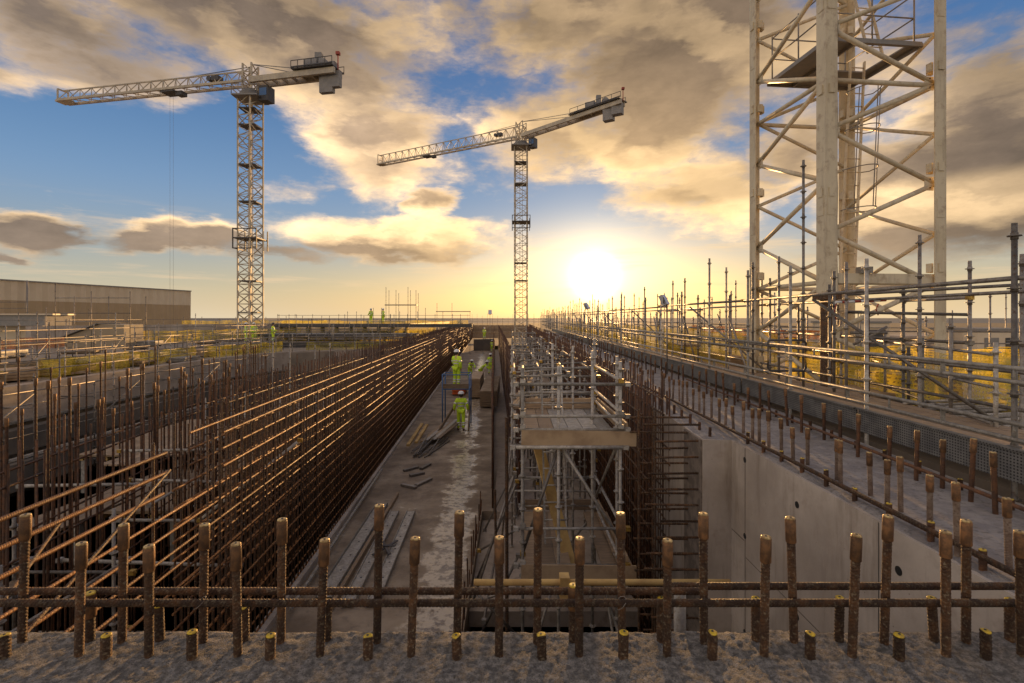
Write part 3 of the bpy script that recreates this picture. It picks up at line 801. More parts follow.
def net(name, label, pa, pb, z0, z1, key, sag=.06, n=70):
    mb = MB(); pa = Vector((*pa, 0)); pb = Vector((*pb, 0)); d = (pb-pa); nr = Vector((-d.y, d.x, 0)).normalized(); vs = []; m = 7
    zc = z1-z0
    for i in range(n+1):
        for j in range(m+1):
            p = pa+d*i/n; a = mathutils.noise.noise(Vector((p.x*1.3, p.y*1.3, j*.5)))
            fold = math.sin(i*1.15+2*math.sin(i*.37))*.045
            vs.append(Vector((0, 0, z0+zc*j/m+(sag*(.8*math.sin(i*.31+.5*math.sin(i*.9))-.6)*(1 if j in (0, m) else 0))))+p+nr*(sag*a*1.5+fold)-Vector((pa.x, pa.y, 0)))
    mb.add(vs, [(i*(m+1)+j, (i+1)*(m+1)+j, (i+1)*(m+1)+j+1, i*(m+1)+j+1) for i in range(n) for j in range(m)], True)
    o = mb.build(name, M[key]); o.location = (pa.x, pa.y, 0); return tag(o, label, 'netting')
net('debris_net', 'sunlit yellow debris netting hung along the outer scaffold left of the big crane mast', (ox(13), 13), (ox(70), 70), .0, 1.25, 'net', n=220)
net('debris_net', 'yellow debris netting under the big crane mast beside the tube stack', (ox(7.2)+.3, 7.2), (ox(12.9)+.1, 12.9), .15, 1.15, 'net')
net('debris_net', 'yellow netting low down behind the walkway rails, far half', (5.9, 14), (6.1, 60), -.1, .75, 'net', n=200)
net('barrier_mesh', 'thin orange mesh strip above the yellow netting by the crane foot', (ox(12)+.6, 12), (ox(22)+.8, 22), 1.12, 1.34, 'netorange')

# bundle of spare tubes lying on the far deck at the right
dk = MB().box(4.98, 12, 3, 80, -.35, -.06)
tag(dk.build('timber_deck', M['dirty']), 'dirty deck beyond the walkway where spare tubes are stacked', 'deck')
for i in range(16):
    mb = MB(); L = random.uniform(2.4, 3.4); mb.rings([(0, 0, 0), (L, 0, 0)], .0242, 9)
    o = mb.build('scaffold_tube', M['galv']); row = i % 8; lay = i//8
    o.location = (6.15+random.uniform(-.1, .2), 6.4+row*.20+lay*.1+random.uniform(-.02, .02), .29+lay*.052); o.rotation_euler = (0, 0, R(12)+random.uniform(-.07, .07))
    tag(o, ordw(i % 8)+' nearest tube in the '+('upper' if lay else 'lower')+' layer of the tube stack at the right', 'scaffold tube', 'spare tubes stacked at the right')
# rack trestles holding that stack
s = Scaf('tube_rack', 'low trestle rack under the stack of spare tubes', 'rack', loc=(7, 7, 0), key='galvdark')
for x in (6.6, 8.4):
    s.ledger((x, 6.2, .235), (x, 8.3, .235)); s.std(x, 6.3, -.06, .3); s.std(x, 8.2, -.06, .3)
s.done()
# stack of boards and crates on that deck
for i, (x, y, z, w, l, h) in enumerate(((6.2, 9.4, -.06, 1.6, 1.2, .32), (8.0, 10.2, -.06, 1.0, 1.1, .5), (6.3, 15, -.06, .9, 2.4, .55), (6.2, 19, -.06, .8, 1.6, .7))):
    t = thing('timber_pallet', ['low pallet of boards behind the walkway rails', 'taller pallet of boards below the crane mast right leg', 'long pallet of boards in front of the yellow netting', 'small high pallet of boards farthest along the netting'][i], 'pallet', (x, y, z))
    for k in range(3): MB().box(.02+k*(w-.14)/2, .12+k*(w-.14)/2, 0, l, 0, .09).build('bearer', M['wood'], t)
    q = MB(); hh = .092
    while hh < h:
        q.box(random.uniform(0, .04), w-random.uniform(0, .05), 0, l, hh, hh+.036); hh += .04
    q.build('board_stack', M['ply' if i % 2 else 'wood'], t)

# warning tape pole and hoop gate near the crane
mb = MB(); t = thing('barrier_pole', 'red and white striped barrier pole tied to the scaffold in front of the crane mast', 'barrier', (5.62, 8.9, 1.92))
for k in range(8):
    mb = MB().tube((k*.11, 0, .005*k), (k*.11+.108, 0, .005*k+.005), .022, 8); mb.build('band', M['red' if k % 2 else 'white'], t)
mb = MB(); mb.rings([(.02, 0, -.02), (.0, .02, -.15), (.03, .02, -.3)], .012, 6); mb.build('tape_tail', M['red'], t)
mb = MB(); mb.rings([(.75, 0, -.02), (.72, .02, -.12), (.76, .02, -.22)], .012, 6); mb.build('tape_tail', M['red'], t)
mb = MB(); mb.rings([(0, 0, 0), (.62, 0, 0), (.66, 0, -.05), (.66, 0, -.5), (.62, 0, -.55), (.02, 0, -.55), (-.02, 0, -.5), (-.02, 0, -.05), (0, 0, 0)], .02, 8)
o = mb.build('gate_hoop', M['dark']); o.location = (4.62, 9.2, 1.25); tag(o, 'dark rounded tube gate hung on the walkway rails', 'gate')

def floodlight(x, y, z0, z1, label, rz=0, sc=1):
    t = thing('floodlight', label, 'floodlight', (x, y, z0), 'site floodlights', rz)
    MB().tube((0, 0, 0), (0, 0, z1-z0), .025, 8).build('post', M['galvdark'], t)
    h = MB(); h.add([(-.13*sc, -.05, -.02), (.13*sc, -.05, -.02), (.13*sc, .12*sc, .30*sc), (-.13*sc, .12*sc, .30*sc), (-.1*sc, .1, -.08), (.1*sc, .1, -.08), (.1*sc, .28*sc, .25*sc), (-.1*sc, .28*sc, .25*sc)],
          [(0, 1, 2, 3), (7, 6, 5, 4), (0, 4, 5, 1), (1, 5, 6, 2), (2, 6, 7, 3), (3, 7, 4, 0)])
    o = h.build('lamp_head', M['lamp'], t); o.location = (0, 0, z1-z0)
    o2 = MB().obox((-.16*sc, .05, 0), (-.16*sc, .05, .18), .02, .02).obox((.16*sc, .05, 0), (.16*sc, .05, .18), .02, .02).obox((-.17*sc, .05, 0), (.17*sc, .05, 0), .02, .02).build('bracket', M['dark'], t); o2.location = (0, 0, z1-z0)
p = pix(667, 300, 15); floodlight(p.x, 15, -.3, p.z-.1, 'larger silver floodlight on a post right of the sun', .9, .85)
p = pix(588, 308, 26); floodlight(p.x, 26, -.3, p.z, 'small silver floodlight under the sun', .9, .9)
p = pix(490, 314, 75); floodlight(p.x, 75, -3.4, p.z, 'distant floodlight at the end of the strip', 0, 2)

# ------------------------------------------------------------------ near tower crane mast
def lerp(a, b, t): return a+(b-a)*t
A = 10.3
Fp = Vector((.615*A, A, 0)); Lp = Vector((.590*A, 1.232*A, 0)); Rp = Vector((.847*A, 1.025*A, 0)); Kp = Lp+Rp-Fp
cm = thing('tower_crane_mast', 'huge cream lattice crane mast rising out of the picture at the right', 'crane', (7.4, 11.6, -4))
o0 = Vector((7.4, 11.6, -4))
ux = (Rp-Fp).normalized(); uy = (Lp-Fp).normalized()
def leg(p, w, z0, z1, nm='leg'):
    mb = MB(); a = ux*w/2; b2 = uy*w/2; e = .045
    # rolled angle: two plates on the outer faces, open towards the inside
    sx = 1 if (p-Fp).dot(ux) > .5 else -1; sy = 1 if (p-Fp).dot(uy) > .5 else -1; t_ = .022
    for (n1, n2) in ((ux*sx, uy*sy), (uy*sy, ux*sx)):
        c0 = p+n1*(w/2-t_/2); e1 = n2*(w/2-(0 if n1.dot(ux*sx) > .9 else t_+.001)); e0 = -n2*w/2
        P = [c0+e0-n1*t_/2, c0+e1-n1*t_/2, c0+e1+n1*t_/2, c0+e0+n1*t_/2]
        mb.add([Vector((q.x, q.y, z)) for z in (z0, z1) for q in P], [(3, 2, 1, 0), (4, 5, 6, 7), (0, 1, 5, 4), (1, 2, 6, 5), (2, 3, 7, 6), (3, 0, 4, 7)])
    for z in [z0+2.06*i for i in range(int((z1-z0)/2.06)+1)]:
        for sg in (-1, 1):
            c = p+ux*sg*w*.5; mb.obox(Vector((c.x, c.y, z-.09)), Vector((c.x, c.y, z+.09)), .05, .12, up=uy)
            c = p+uy*sg*w*.5; mb.obox(Vector((c.x, c.y, z-.09)), Vector((c.x, c.y, z+.09)), .12, .05, up=uy)
    return shift(mb, o0).build(nm, M['cranep'], cm)
ZT = 12.5
leg(Fp, .262, 2.1, ZT); leg(Lp, .25, -3.5, ZT); leg(Rp, .25, -3.5, ZT); leg(Kp, .25, -3.5, ZT)
# narrower rusty climbing stub below the front leg
mb = MB(); mb.cyl(Fp.x-.06, Fp.y, -3.8, 2.1, .07, 10); mb.cyl(Fp.x+.09, Fp.y+.02, -3.8, 2.1, .055, 10); mb.box(Fp.x-.2, Fp.x+.2, Fp.y-.16, Fp.y+.16, 2.02, 2.12)
shift(mb, o0).build('base_strut', M['rust'], cm)
def br(p, zp, q, zq, r=.045, nm='diagonal_brace'):
    a = Vector((p.x, p.y, zp)); b2 = Vector((q.x, q.y, zq)); d = (b2-a).normalized()
    mb = MB(); mb.tube(a+d*.02, b2-d*.02, r, 10); return shift(mb, o0).build(nm, M['cranep'], cm)
zz = [2.35+1.03*i for i in range(-3, 11)]
for i in range(len(zz)-1):
    e = i % 2
    odd = (lambda a, b2: (a, b2)) if e else (lambda a, b2: (b2, a))
    # front-right face, front-left face, and the two far faces
    for (P, Q, ph) in ((Fp, Rp, 1), (Fp, Lp, 0), (Kp, Rp, 0), (Kp, Lp, 1)):
        if (i+ph) % 2: br(P, zz[i], Q, zz[i+1], .05 if P is Fp else .042)
        else: br(Q, zz[i], P, zz[i+1], .05 if P is Fp else .042)
gm = MB(); bm_ = MB()
for i, z in enumerate(zz):
    for P, sg in ((Fp, 1), (Rp, -1)):
        if (i % 2 == 0) == (P is Fp):
            c = P+ux*sg*.16-uy*.02; gm.obox(Vector((c.x, c.y, z-.14)), Vector((c.x, c.y, z+.14)), .014, .20, up=ux)
            for dz_ in (-.09, .09): q = c-uy*.012; bm_.rings([Vector((q.x, q.y, z+dz_)), Vector((q.x, q.y, z+dz_))-uy*.02], .016, 6)
    for P, sg in ((Fp, 1), (Lp, -1)):
        if (i % 2 == 1) == (P is Fp):
            c = P+uy*sg*.16-ux*.02; gm.obox(Vector((c.x, c.y, z-.14)), Vector((c.x, c.y, z+.14)), .014, .20, up=uy)
shift(gm, o0).build('gusset_plate', M['cranep'], cm); shift(bm_, o0).build('bolt', M['rustdark'], cm)
# splice collars with bolts every second bay, bleeding rust
for z in (3.9, 8.0):
    for P in (Fp, Lp, Rp, Kp):
        sx = 1 if (P-Fp).dot(ux) > .5 else -1; sy = 1 if (P-Fp).dot(uy) > .5 else -1
        for n1, n2 in ((ux*sx, uy), (uy*sy, ux)):
            c = P+n1*(.129 if P is not Fp else .136); shift(MB().obox(Vector((c.x, c.y, z-.2)), Vector((c.x, c.y, z+.2)), .012, .17, up=n2), o0).build('splice_plate', M['cranep'], cm)
for z in (2.35, 6.42, 10.5):
    for P, Q in ((Fp, Rp), (Fp, Lp), (Kp, Rp), (Kp, Lp)): br(P, z+.02, Q, z+.02, .05, 'horizontal_brace')
for z in (2.45,):
    mb = MB(); mb.obox(Vector((Fp.x, Fp.y, z)), Vector((Rp.x, Rp.y, z)), .12, .2); shift(mb, o0).build('collar_beam', M['cranep'], cm)
# rest platform inside the mast with its ladder hole, seen from below
def inmast(u, v, z): q = Fp+(Rp-Fp)*u+(Lp-Fp)*v; return Vector((q.x, q.y, z))
plf = MB()
def slabp(u0, u1, v0, v1, z, t=.05):
    P = [inmast(u0, v0, z), inmast(u1, v0, z), inmast(u1, v1, z), inmast(u0, v1, z)]
    plf.add([q for q in P]+[q+Vector((0, 0, t)) for q in P], [(3, 2, 1, 0), (4, 5, 6, 7), (0, 1, 5, 4), (1, 2, 6, 5), (2, 3, 7, 6), (3, 0, 4, 7)])
slabp(.07, .95, .07, .15, 7.4, .03); slabp(.07, .34, .151, .93, 7.4, .03); slabp(.341, .95, .62, .93, 7.4, .03); slabp(.86, .95, .151, .619, 7.4, .03)
for u0, v0, u1, v1 in ((.07, .07, .95, .07), (.07, .07, .07, .93), (.95, .07, .95, .93), (.07, .93, .95, .93), (.34, .07, .34, .93)):
    plf.obox(inmast(u0, v0, 7.36), inmast(u1, v1, 7.36), .04, .07)
shift(plf, o0).build('rest_platform', M['grey'], cm)
hr = MB()
for u, v in ((.1, .1), (.9, .1), (.9, .9), (.1, .9), (.5, .1), (.1, .5)): hr.tube(inmast(u, v, 7.4), inmast(u, v, 8.5), .018, 6)
for z in (7.95, 8.45):
    for a, b2 in (((.1, .1), (.9, .1)), ((.9, .1), (.9, .9)), ((.9, .9), (.1, .9)), ((.1, .9), (.1, .1))): hr.tube(inmast(*a, z), inmast(*b2, z), .016, 6)
shift(hr, o0).build('handrail', M['grey'], cm)
def ladder(pu, qu, z0, z1, nm):
    mb = MB(); a = inmast(*pu, z0); b2 = inmast(*qu, z1); sd = ux*.17; ax = (b2-a).normalized()
    mb.obox(a-sd, b2-sd, .03, .06); mb.obox(a+sd, b2+sd, .03, .06)
    n = int((z1-z0)/.30)
    for i in range(n): c = a+(b2-a)*(i+.5)/n; mb.tube(c-sd, c+sd, .013, 6)
    o = shift(mb, o0).build(nm, M['cranep'], cm)
    hb = MB(); n = int((z1-z0-2.0)/.9); out_ = -uy
    prev = None
    for i in range(n+1):
        c = a+(b2-a)*((2.0+i*.9)/(z1-z0))
        pts = [c-sd*1.2]+[c+sd*1.9*math.cos(t)*-1+out_*.62*math.sin(t) for t in [R(k) for k in range(10, 171, 20)]]+[c+sd*1.2]
        hb.rings(pts, .011, 6)
    for t in (40, 90, 140):
        q0 = a+(b2-a)*(2.0/(z1-z0)); q1 = a+(b2-a)*((2.0+n*.9)/(z1-z0)); off = -sd*1.9*math.cos(R(t))+out_*.62*math.sin(R(t)); hb.tube(q0+off, q1+off, .011, 6)
    if n > 0: shift(hb, o0).build('safety_cage', M['grey'], cm)
ladder((.42, .30), (.70, .50), 2.0, 7.5, 'ladder'); ladder((.75, .35), (.45, .6), 7.5, 12.4, 'ladder'); ladder((.55, .6), (.45, .45), -2, 2.2, 'ladder')
cb = MB(); pp = []
for i in range(24):
    z = 2.0+i*.45; q = Fp+ux*.16-uy*.05; pp.append(Vector((q.x+.012*math.sin(i*1.7), q.y, z)))
cb.rings(pp, .028, 8); shift(cb, o0).build('power_cable', M['cableblack'], cm)
pb = MB(); q = inmast(.3, -.02, 2.62); pb.box(q.x-.06, q.x+.16, q.y-.1, q.y+.1, 2.55, 2.68); shift(pb, o0).build('junction_box', M['galv'], cm)
# foot block behind the netting
mb = MB(); q = (Fp+Kp)/2; mb.box(q.x-2.2, q.x+2.2, q.y-2.2, q.y+2.2, -4, -3.4); shift(mb, o0).build('foundation', M['conc'], cm)

# ------------------------------------------------------------------ two distant tower cranes
def lattice_box(mb, a, b, w, h, step, r, tri=False, up=Vector((0, 0, 1))):
    """lattice girder from a to b; triangular has one top chord"""
    a = Vector(a); b = Vector(b); d = (b-a).normalized(); L = (b-a).length; sd = d.cross(up).normalized(); n = max(1, int(round(L/step)))
    if tri: C4 = [sd*w/2, -sd*w/2, up*h]
    else: C4 = [sd*w/2-up*0, -sd*w/2, -sd*w/2+up*h, sd*w/2+up*h]
    for c in C4: mb.obox(a+c, b+c, r*2, r*2)
    m = len(C4)
    for i in range(n):
        p = a+d*(L*i/n); q = a+d*(L*(i+1)/n); md = a+d*(L*(i+.5)/n)
        for k in range(m):
            c0, c1 = C4[k], C4[(k+1) % m]
            if tri:
                if k == 0: mb.obox(p+c0, q+c1, r*1.1, r*1.1)
                else:
                    lo, hi = (c1, c0) if k == 2 else (c0, c1)
                    hi = up*h; lo = C4[1] if k == 1 else C4[0]
                    mb.obox(p+lo, md+hi, r*1.2, r*1.2); mb.obox(md+hi, q+lo, r*1.2, r*1.2)
            else:
                mb.obox(p+c0, q+c1, r*1.2, r*1.2) if i % 2 else mb.obox(p+c1, q+c0, r*1.2, r*1.2)
                mb.obox(p+c0, p+c1, r, r)
def tower_crane(label, base, zb, zt, mw, tip, tail, trolley, hook, rz, platforms, jh=1.5):
    t = thing('tower_crane', label, 'crane', (*base, zb), 'tower cranes on the skyline'); o0 = Vector((*base, zb))
    bx, by = base
    tip = Vector(tip); tail = Vector(tail)
    jd = (Vector((tip.x, tip.y, 0))-Vector((bx, by, 0))).normalized(); sdv = Vector((-jd.y, jd.x, 0))
    mb = MB(); lattice_box(mb, (bx, by, zb), (bx, by, zt-1.6), mw, mw, mw*.62, .07, up=Vector((math.sin(rz), math.cos(rz), 0)))
    # centre the square section on the base
    off = Vector((math.sin(rz), math.cos(rz), 0))*mw/2
    mb.v = [(a-off.x, b2-off.y, c) for a, b2, c in mb.v]
    shift(mb, o0).build('mast', M['cranefar'], t)
    for (z, k) in platforms:
        mb = MB(); s2 = mw*(.5 if k < 2 else .72); mb.box(bx-s2, bx+s2, by-s2, by+s2, z, z+.12)
        if k == 2:
            for sx in (-1, 1):
                for sy in (-1, 1): mb.box(bx+sx*s2-.05, bx+sx*s2+.05, by+sy*s2-.05, by+sy*s2+.05, z-1.1, z+1.1)
            for zz_ in (-1.1, 1.0): mb.box(bx-s2, bx+s2, by-s2, by-s2+.08, z+zz_, z+zz_+.1); mb.box(bx-s2, bx-s2+.08, by-s2, by+s2, z+zz_, z+zz_+.1)
        shift(mb, o0).build('mast_platform', M['dark'], t)
    # ladder run up inside
    mb = MB(); mb.obox((bx-.2, by, zb), (bx-.2, by, zt-2), .06, .06); mb.obox((bx+.25, by, zb), (bx+.25, by, zt-2), .06, .06); shift(mb, o0).build('ladder', M['grey'], t)
    # slewing ring, tower head
    mb = MB(); mb.cyl(bx, by, zt-1.7, zt-1.2, mw*.62, 20); mb.cyl(bx, by, zt-1.2, zt-.9, mw*.5, 20); shift(mb, o0).build('slewing_ring', M['grey'], t)
    mb = MB(); mb.box(bx-mw*.8, bx+mw*.8, by-mw*.8, by+mw*.8, zt-1.85, zt-1.7)
    for sx in (-1, 1):
        for sy in (-1, 1): mb.cyl(bx+sx*mw*.78, by+sy*mw*.78, zt-1.7, zt-.7, .05, 6)
    for zz_ in (zt-1.2, zt-.75):
        mb.box(bx-mw*.8, bx+mw*.8, by-mw*.8, by-mw*.76, zz_, zz_+.06); mb.box(bx-mw*.8, bx-mw*.76, by-mw*.8, by+mw*.8, zz_, zz_+.06)
    shift(mb, o0).build('slewing_platform', M['grey'], t)
    mb = MB(); lattice_box(mb, (bx, by, zt-.9), (bx, by, zt+jh+.6), mw*.62, mw*.62, .9, .08, up=jd); c_ = jd*mw*.31; mb.v = [(a-c_.x, b2-c_.y, c) for a, b2, c in mb.v]
    shift(mb, o0).build('tower_head', M['cranefar'], t)
    # cab
    cp = Vector((bx, by, zt-1.15))-jd*mw*.95-sdv*mw*.1
    cbm = MB().obox(cp-jd*.75-Vector((0, 0, .25)), cp+jd*.35-Vector((0, 0, .25)), 1.2, 1.6); cabo = shift(cbm, o0).build('cab', M['dark'], t)
    # the windows and a lettered board on the cab's flank
    for sg in (-1, 1): shift(MB().obox(cp-jd*.62+sdv*.615*sg-Vector((0, 0, .1)), cp+jd*.22+sdv*.615*sg-Vector((0, 0, .1)), .03, .8), o0).build('window', M['blue'], cabo)
    # jib, trusses with top chord
    root = Vector((bx, by, zt))
    mb = MB(); lattice_box(mb, root+jd*.5, Vector((tip.x, tip.y, zt)), 1.3, jh, 1.7, .065, tri=True); shift(mb, o0).build('jib', M['cranefar'], t)
    mb = MB(); mb.obox(root+jd*.5+sdv*.65, Vector((tip.x, tip.y, zt))+sdv*.65, .22, .26); mb.obox(root+jd*.5-sdv*.65, Vector((tip.x, tip.y, zt))-sdv*.65, .22, .26)
    shift(mb, o0).build('jib_chord', M['cranefar'], t)
    mb = MB(); e = Vector((tip.x, tip.y, zt)); mb.obox(e+sdv*.6, e+sdv*.6+Vector((0, 0, jh)), .14, .14); mb.obox(e-sdv*.6, e-sdv*.6+Vector((0, 0, jh)), .14, .14); mb.obox(e+sdv*.6+Vector((0, 0, jh)), e-sdv*.6+Vector((0, 0, jh)), .14, .14); mb.obox(e-jd*1.2, e+jd*.4, 1.2, .22); mb.obox(e+Vector((0, 0, jh*.5)), e-jd*1.6, .1, .1); shift(mb, o0).build('jib_tip', M['cranefar'], t)
    # winch on the jib near the head
    mb = MB(); q = root+jd*4.2+Vector((0, 0, jh*.6)); mb.obox(q-jd*.45, q+jd*.45, .8, .5); mb.rings([q+jd*.8-sdv*.4, q+jd*.8+sdv*.4], .28, 12); shift(mb, o0).build('trolley_winch', M['dark'], t)
    # counter jib
    te = Vector((tail.x, tail.y, zt)); L = (te-root).length
    mb = MB(); mb.obox(root-jd*.4+sdv*.7, te+sdv*.7, .3, .6); mb.obox(root-jd*.4-sdv*.7, te-sdv*.7, .3, .6)
    for k in range(9): q = root.lerp(te, (k+.5)/9); mb.obox(q-sdv*.7, q+sdv*.7, .15, .3)
    shift(mb, o0).build('counter_jib', M['cranefar'], t)
    mb = MB()
    for sg in (-1, 1):
        mb.obox(root.lerp(te, .55)+sdv*1.2*sg+Vector((0, 0, .55)), te+sdv*1.2*sg+Vector((0, 0, .55)), .12, .12)
        for k in range(7): q = root.lerp(te, .55+.45*k/6)+sdv*1.2*sg; mb.obox(q+Vector((0, 0, .4)), q+Vector((0, 0, 1.25)), .06, .06)
        mb.obox(root.lerp(te, .55)+sdv*1.2*sg+Vector((0, 0, 1.22)), te+sdv*1.2*sg+Vector((0, 0, 1.22)), .06, .06)
    mb.obox(root.lerp(te, .55)+Vector((0, 0, .42)), te+Vector((0, 0, .42)), 2.3, .1)
    shift(mb, o0).build('machinery_deck', M['dark'], t)
    mb = MB(); q = root.lerp(te, .72)+Vector((0, 0, 1.05)); mb.obox(q-jd*.8, q+jd*.7, 1.2, 1.1); q2 = root.lerp(te, .86)+Vector((0, 0, .9)); mb.rings([q2-sdv*.6, q2+sdv*.6], .55, 14); mb.obox(q2-jd*1.3-Vector((0, 0, .2)), q2-jd*.7-Vector((0, 0, .2)), .9, .8)
    mb.obox(root.lerp(te, .79)+Vector((0, 0, .5)), root.lerp(te, .79)+Vector((0, 0, 2.3)), .7, .6)
    shift(mb, o0).build('hoist_winch', M['grey'], t)
    for k, f_ in enumerate((.88, .955)):
        q = root.lerp(te, f_); mb = MB().obox(q+Vector((0, 0, .15)), q-Vector((0, 0, 2.0-k*.5)), 1.5, L*.055, up=sdv); mb2 = shift(mb, o0); mb2.build('counterweight', M['cwt'], t)
    mb = MB(); apex = root+Vector((0, 0, jh+.7))
    for sg in (-1, 1):
        mb.obox(apex, root.lerp(te, .62)+sdv*.8*sg+Vector((0, 0, .5)), .07, .07); mb.obox(apex+Vector((0, 0, -.3)), root+jd*9+Vector((0, 0, jh)), .06, .06)
    shift(mb, o0).build('pendant', M['grey'], t)
    mb = MB(); mb.obox(te+Vector((0, 0, .3)), te+Vector((0, 0, 2.0)), .1, .1); mb.box(te.x-.2, te.x+.2, te.y-.2, te.y+.2, te.z+1.9, te.z+2.2); shift(mb, o0).build('warning_lamp', M['red'], t)
    # trolley and ropes
    q = root.lerp(Vector((tip.x, tip.y, zt)), trolley)
    mb = MB(); mb.obox(q-jd*.9-Vector((0, 0, .25)), q+jd*.9-Vector((0, 0, .25)), 1.4, .14); mb.obox(q-jd*1.7-Vector((0, 0, .45)), q-jd*.9-Vector((0, 0, .45)), .8, .45); tr = shift(mb, o0).build('trolley', M['dark'], t)
    if hook is not None:
        for dx_ in (-.22, .22):
            mb = MB(); a = q+jd*dx_-Vector((0, 0, .4)); b2 = Vector((a.x, a.y, hook)); mb.tube(a, b2, .012, 4); shift(mb, o0).build('hoist_rope', M['grey'], t)
        mb = MB(); mb.obox(Vector((q.x, q.y, hook-.6)), Vector((q.x, q.y, hook+.5)), .9, .5); shift(mb, o0).build('hook_block', M['dark'], t)
    return t
p_t = pix(63, 103, 61); p_e = pix(338, 72, 53.7)
tower_crane('left one of the two tower cranes standing whole against the sky, above the beige shed', (-28.6, 56), -6.5, H+(318-83)/FP*56, 1.75, (p_t.x, p_t.y, 0), (p_e.x, p_e.y, 0), .40, -3, .35, [(z, k) for z, k in ((22.5, 1), (18.2, 1), (14.2, 1), (10.2, 2), (5.6, 1), (2.2, 1), (24.3, 1))], 1.35)
p_t = pix(380, 166, 104); p_e = pix(623, 108, 74)
tower_crane('smaller and farther tower crane standing over the end of the strip near the sun', (1.55, 88), -6.5, H+(318-137)/FP*88, 2.1, (p_t.x, p_t.y, 0), (p_e.x, p_e.y, 0), .62, None, .1, [(z, k) for z, k in ((28.2, 1), (18, 2), (11, 1), (8, 1), (24.5, 1))], 1.9)

# ------------------------------------------------------------------ left hand works: big curved pit wall, decks, shed
def wall_strip(name, label, pts, z0, z1, th, key, cat='wall'):
    mb = MB()
    for (a, b) in zip(pts[:-1], pts[1:]): mb.prism([a, b, (b[0]-th, b[1]+.001), (a[0]-th, a[1]+.001)], z0, z1)
    o = (pts[0][0], pts[0][1], z0); ob_ = shift(mb, o).build(name, M[key]); ob_.location = o; return tag(ob_, label, cat)
curve = [(-19.0, 8), (-19.2, 20), (-19.3, 28), (-19.1, 34), (-18.3, 38), (-16.4, 41), (-13.2, 42.6), (-8, 43.2)]
wall_strip('pit_wall', 'grey concrete face of the big pit on the left, curving round at its far end', curve, -2.35, -.98, .5, 'conc')
in1 = [(x+.12, y-.05) for x, y in curve]
wall_strip('ledge_strip', 'thin pale steel edge strip along the foot of the grey pit face', in1, -2.42, -2.33, .14, 'galv', 'ledge')
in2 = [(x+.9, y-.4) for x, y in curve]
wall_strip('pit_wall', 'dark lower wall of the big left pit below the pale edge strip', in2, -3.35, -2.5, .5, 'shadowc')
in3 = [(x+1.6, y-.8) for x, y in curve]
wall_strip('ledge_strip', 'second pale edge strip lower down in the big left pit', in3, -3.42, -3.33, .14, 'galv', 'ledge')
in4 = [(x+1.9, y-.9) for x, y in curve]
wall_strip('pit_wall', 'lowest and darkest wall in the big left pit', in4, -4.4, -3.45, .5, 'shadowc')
struct('deck_ground', MB().prism([(-60, 6), (-19.6, 8), (-19.7, 28), (-18.8, 38.4), (-13, 43.2), (-9.0, 43.8), (-12.0, 110), (-60, 110)], -4.4, -1.06), M['dirty'])
# raised deck behind
t = thing('raised_deck', 'raised dark edged deck in front of the beige shed', 'deck', (-24, 30, -1.06))
o0 = (-24, 30, -1.06)
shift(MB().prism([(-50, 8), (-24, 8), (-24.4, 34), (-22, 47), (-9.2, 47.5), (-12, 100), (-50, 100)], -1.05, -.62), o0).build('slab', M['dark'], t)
shift(MB().prism([(-50, 8.1), (-24.15, 8.1), (-24.55, 34.1), (-22.1, 47.2), (-9.3, 47.7), (-12.1, 100), (-50, 100)], -.618, -.55), o0).build('screed', M['dirty'], t)
t = thing('bridge_deck', 'long dark edge beam of the far deck, running level across the left half', 'deck', (-25, 60, -1))
o0 = (-25, 60, -1)
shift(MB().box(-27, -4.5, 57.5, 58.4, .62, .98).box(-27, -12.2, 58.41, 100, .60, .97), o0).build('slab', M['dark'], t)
for k in range(10): x = -26.5+k*1.6; shift(MB().box(x, x+.3, 58, 58.5, -.55, .61), o0).build('column', M['conc'], t)
t = thing('bridge_deck', 'nearer dark edge beam crossing in front of the far deck, left of the walked strip', 'deck', (-20, 48, -1))
o0 = (-20, 48, -1)
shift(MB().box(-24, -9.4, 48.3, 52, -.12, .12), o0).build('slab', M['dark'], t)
for k in range(8): x = -23.6+k*1.9; shift(MB().box(x, x+.25, 48.7, 49.0, -.54, -.121), o0).build('column', M['conc'], t)
tag(MB().prism([(-38, 40), (-37.5, 39.9), (-28, 66), (-28.5, 66.2)], -.5, 1.0).build('parapet_wall', M['concside']), 'pale low parapet wall in front of the end of the beige shed', 'wall')

def fence_run(label, pts, z0, top, step, rails, key='galvdark', nets=None, brace=False, jit=.3, group=None):
    s = Scaf('scaffold_fence', label, 'scaffold', loc=(pts[0][0], pts[0][1], z0), key=key, group=group)
    s_ends = []
    for a, b in zip(pts[:-1], pts[1:]):
        a = Vector((*a, 0)); b = Vector((*b, 0)); L = (b-a).length; n = max(1, int(L/step))
        for i in range(n):
            p = a+(b-a)*i/n+Vector((random.uniform(-.1, .1), 0, 0)); s.std(p.x, p.y, z0, top+random.choice((0, .3, -.2, .7))*jit/.3, key=random.choice((key, 'galvdark', 'galv')))
            if brace and i % 3 == 1:
                q = a+(b-a)*min(1, (i+1)/n); s.brace((p.x, p.y, z0+.1), (q.x, q.y, top-.2), cl=False)
        for z in rails: s.ledger((a.x, a.y, z), (b.x, b.y, z+random.uniform(-.02, .02)), cl=False, r=.02, key='galvdark')
    return s.done()
c_out = [(-19.5, 9), (-19.7, 20), (-19.8, 28), (-19.6, 34), (-18.8, 38.3), (-16.6, 41.6), (-13.2, 43.2), (-7, 43.8)]
fence_run('scaffold rail with netting standing along the brink of the big left pit', c_out, -1.05, .4, 1.3, (-.1, .15, -.5), 'galv')
fence_run('second scaffold rail behind the pit brink on the left', [(x-2.6, y+1.5) for x, y in c_out], -1.05, .75, 1.6, (.05, .5, -.4), brace=True)
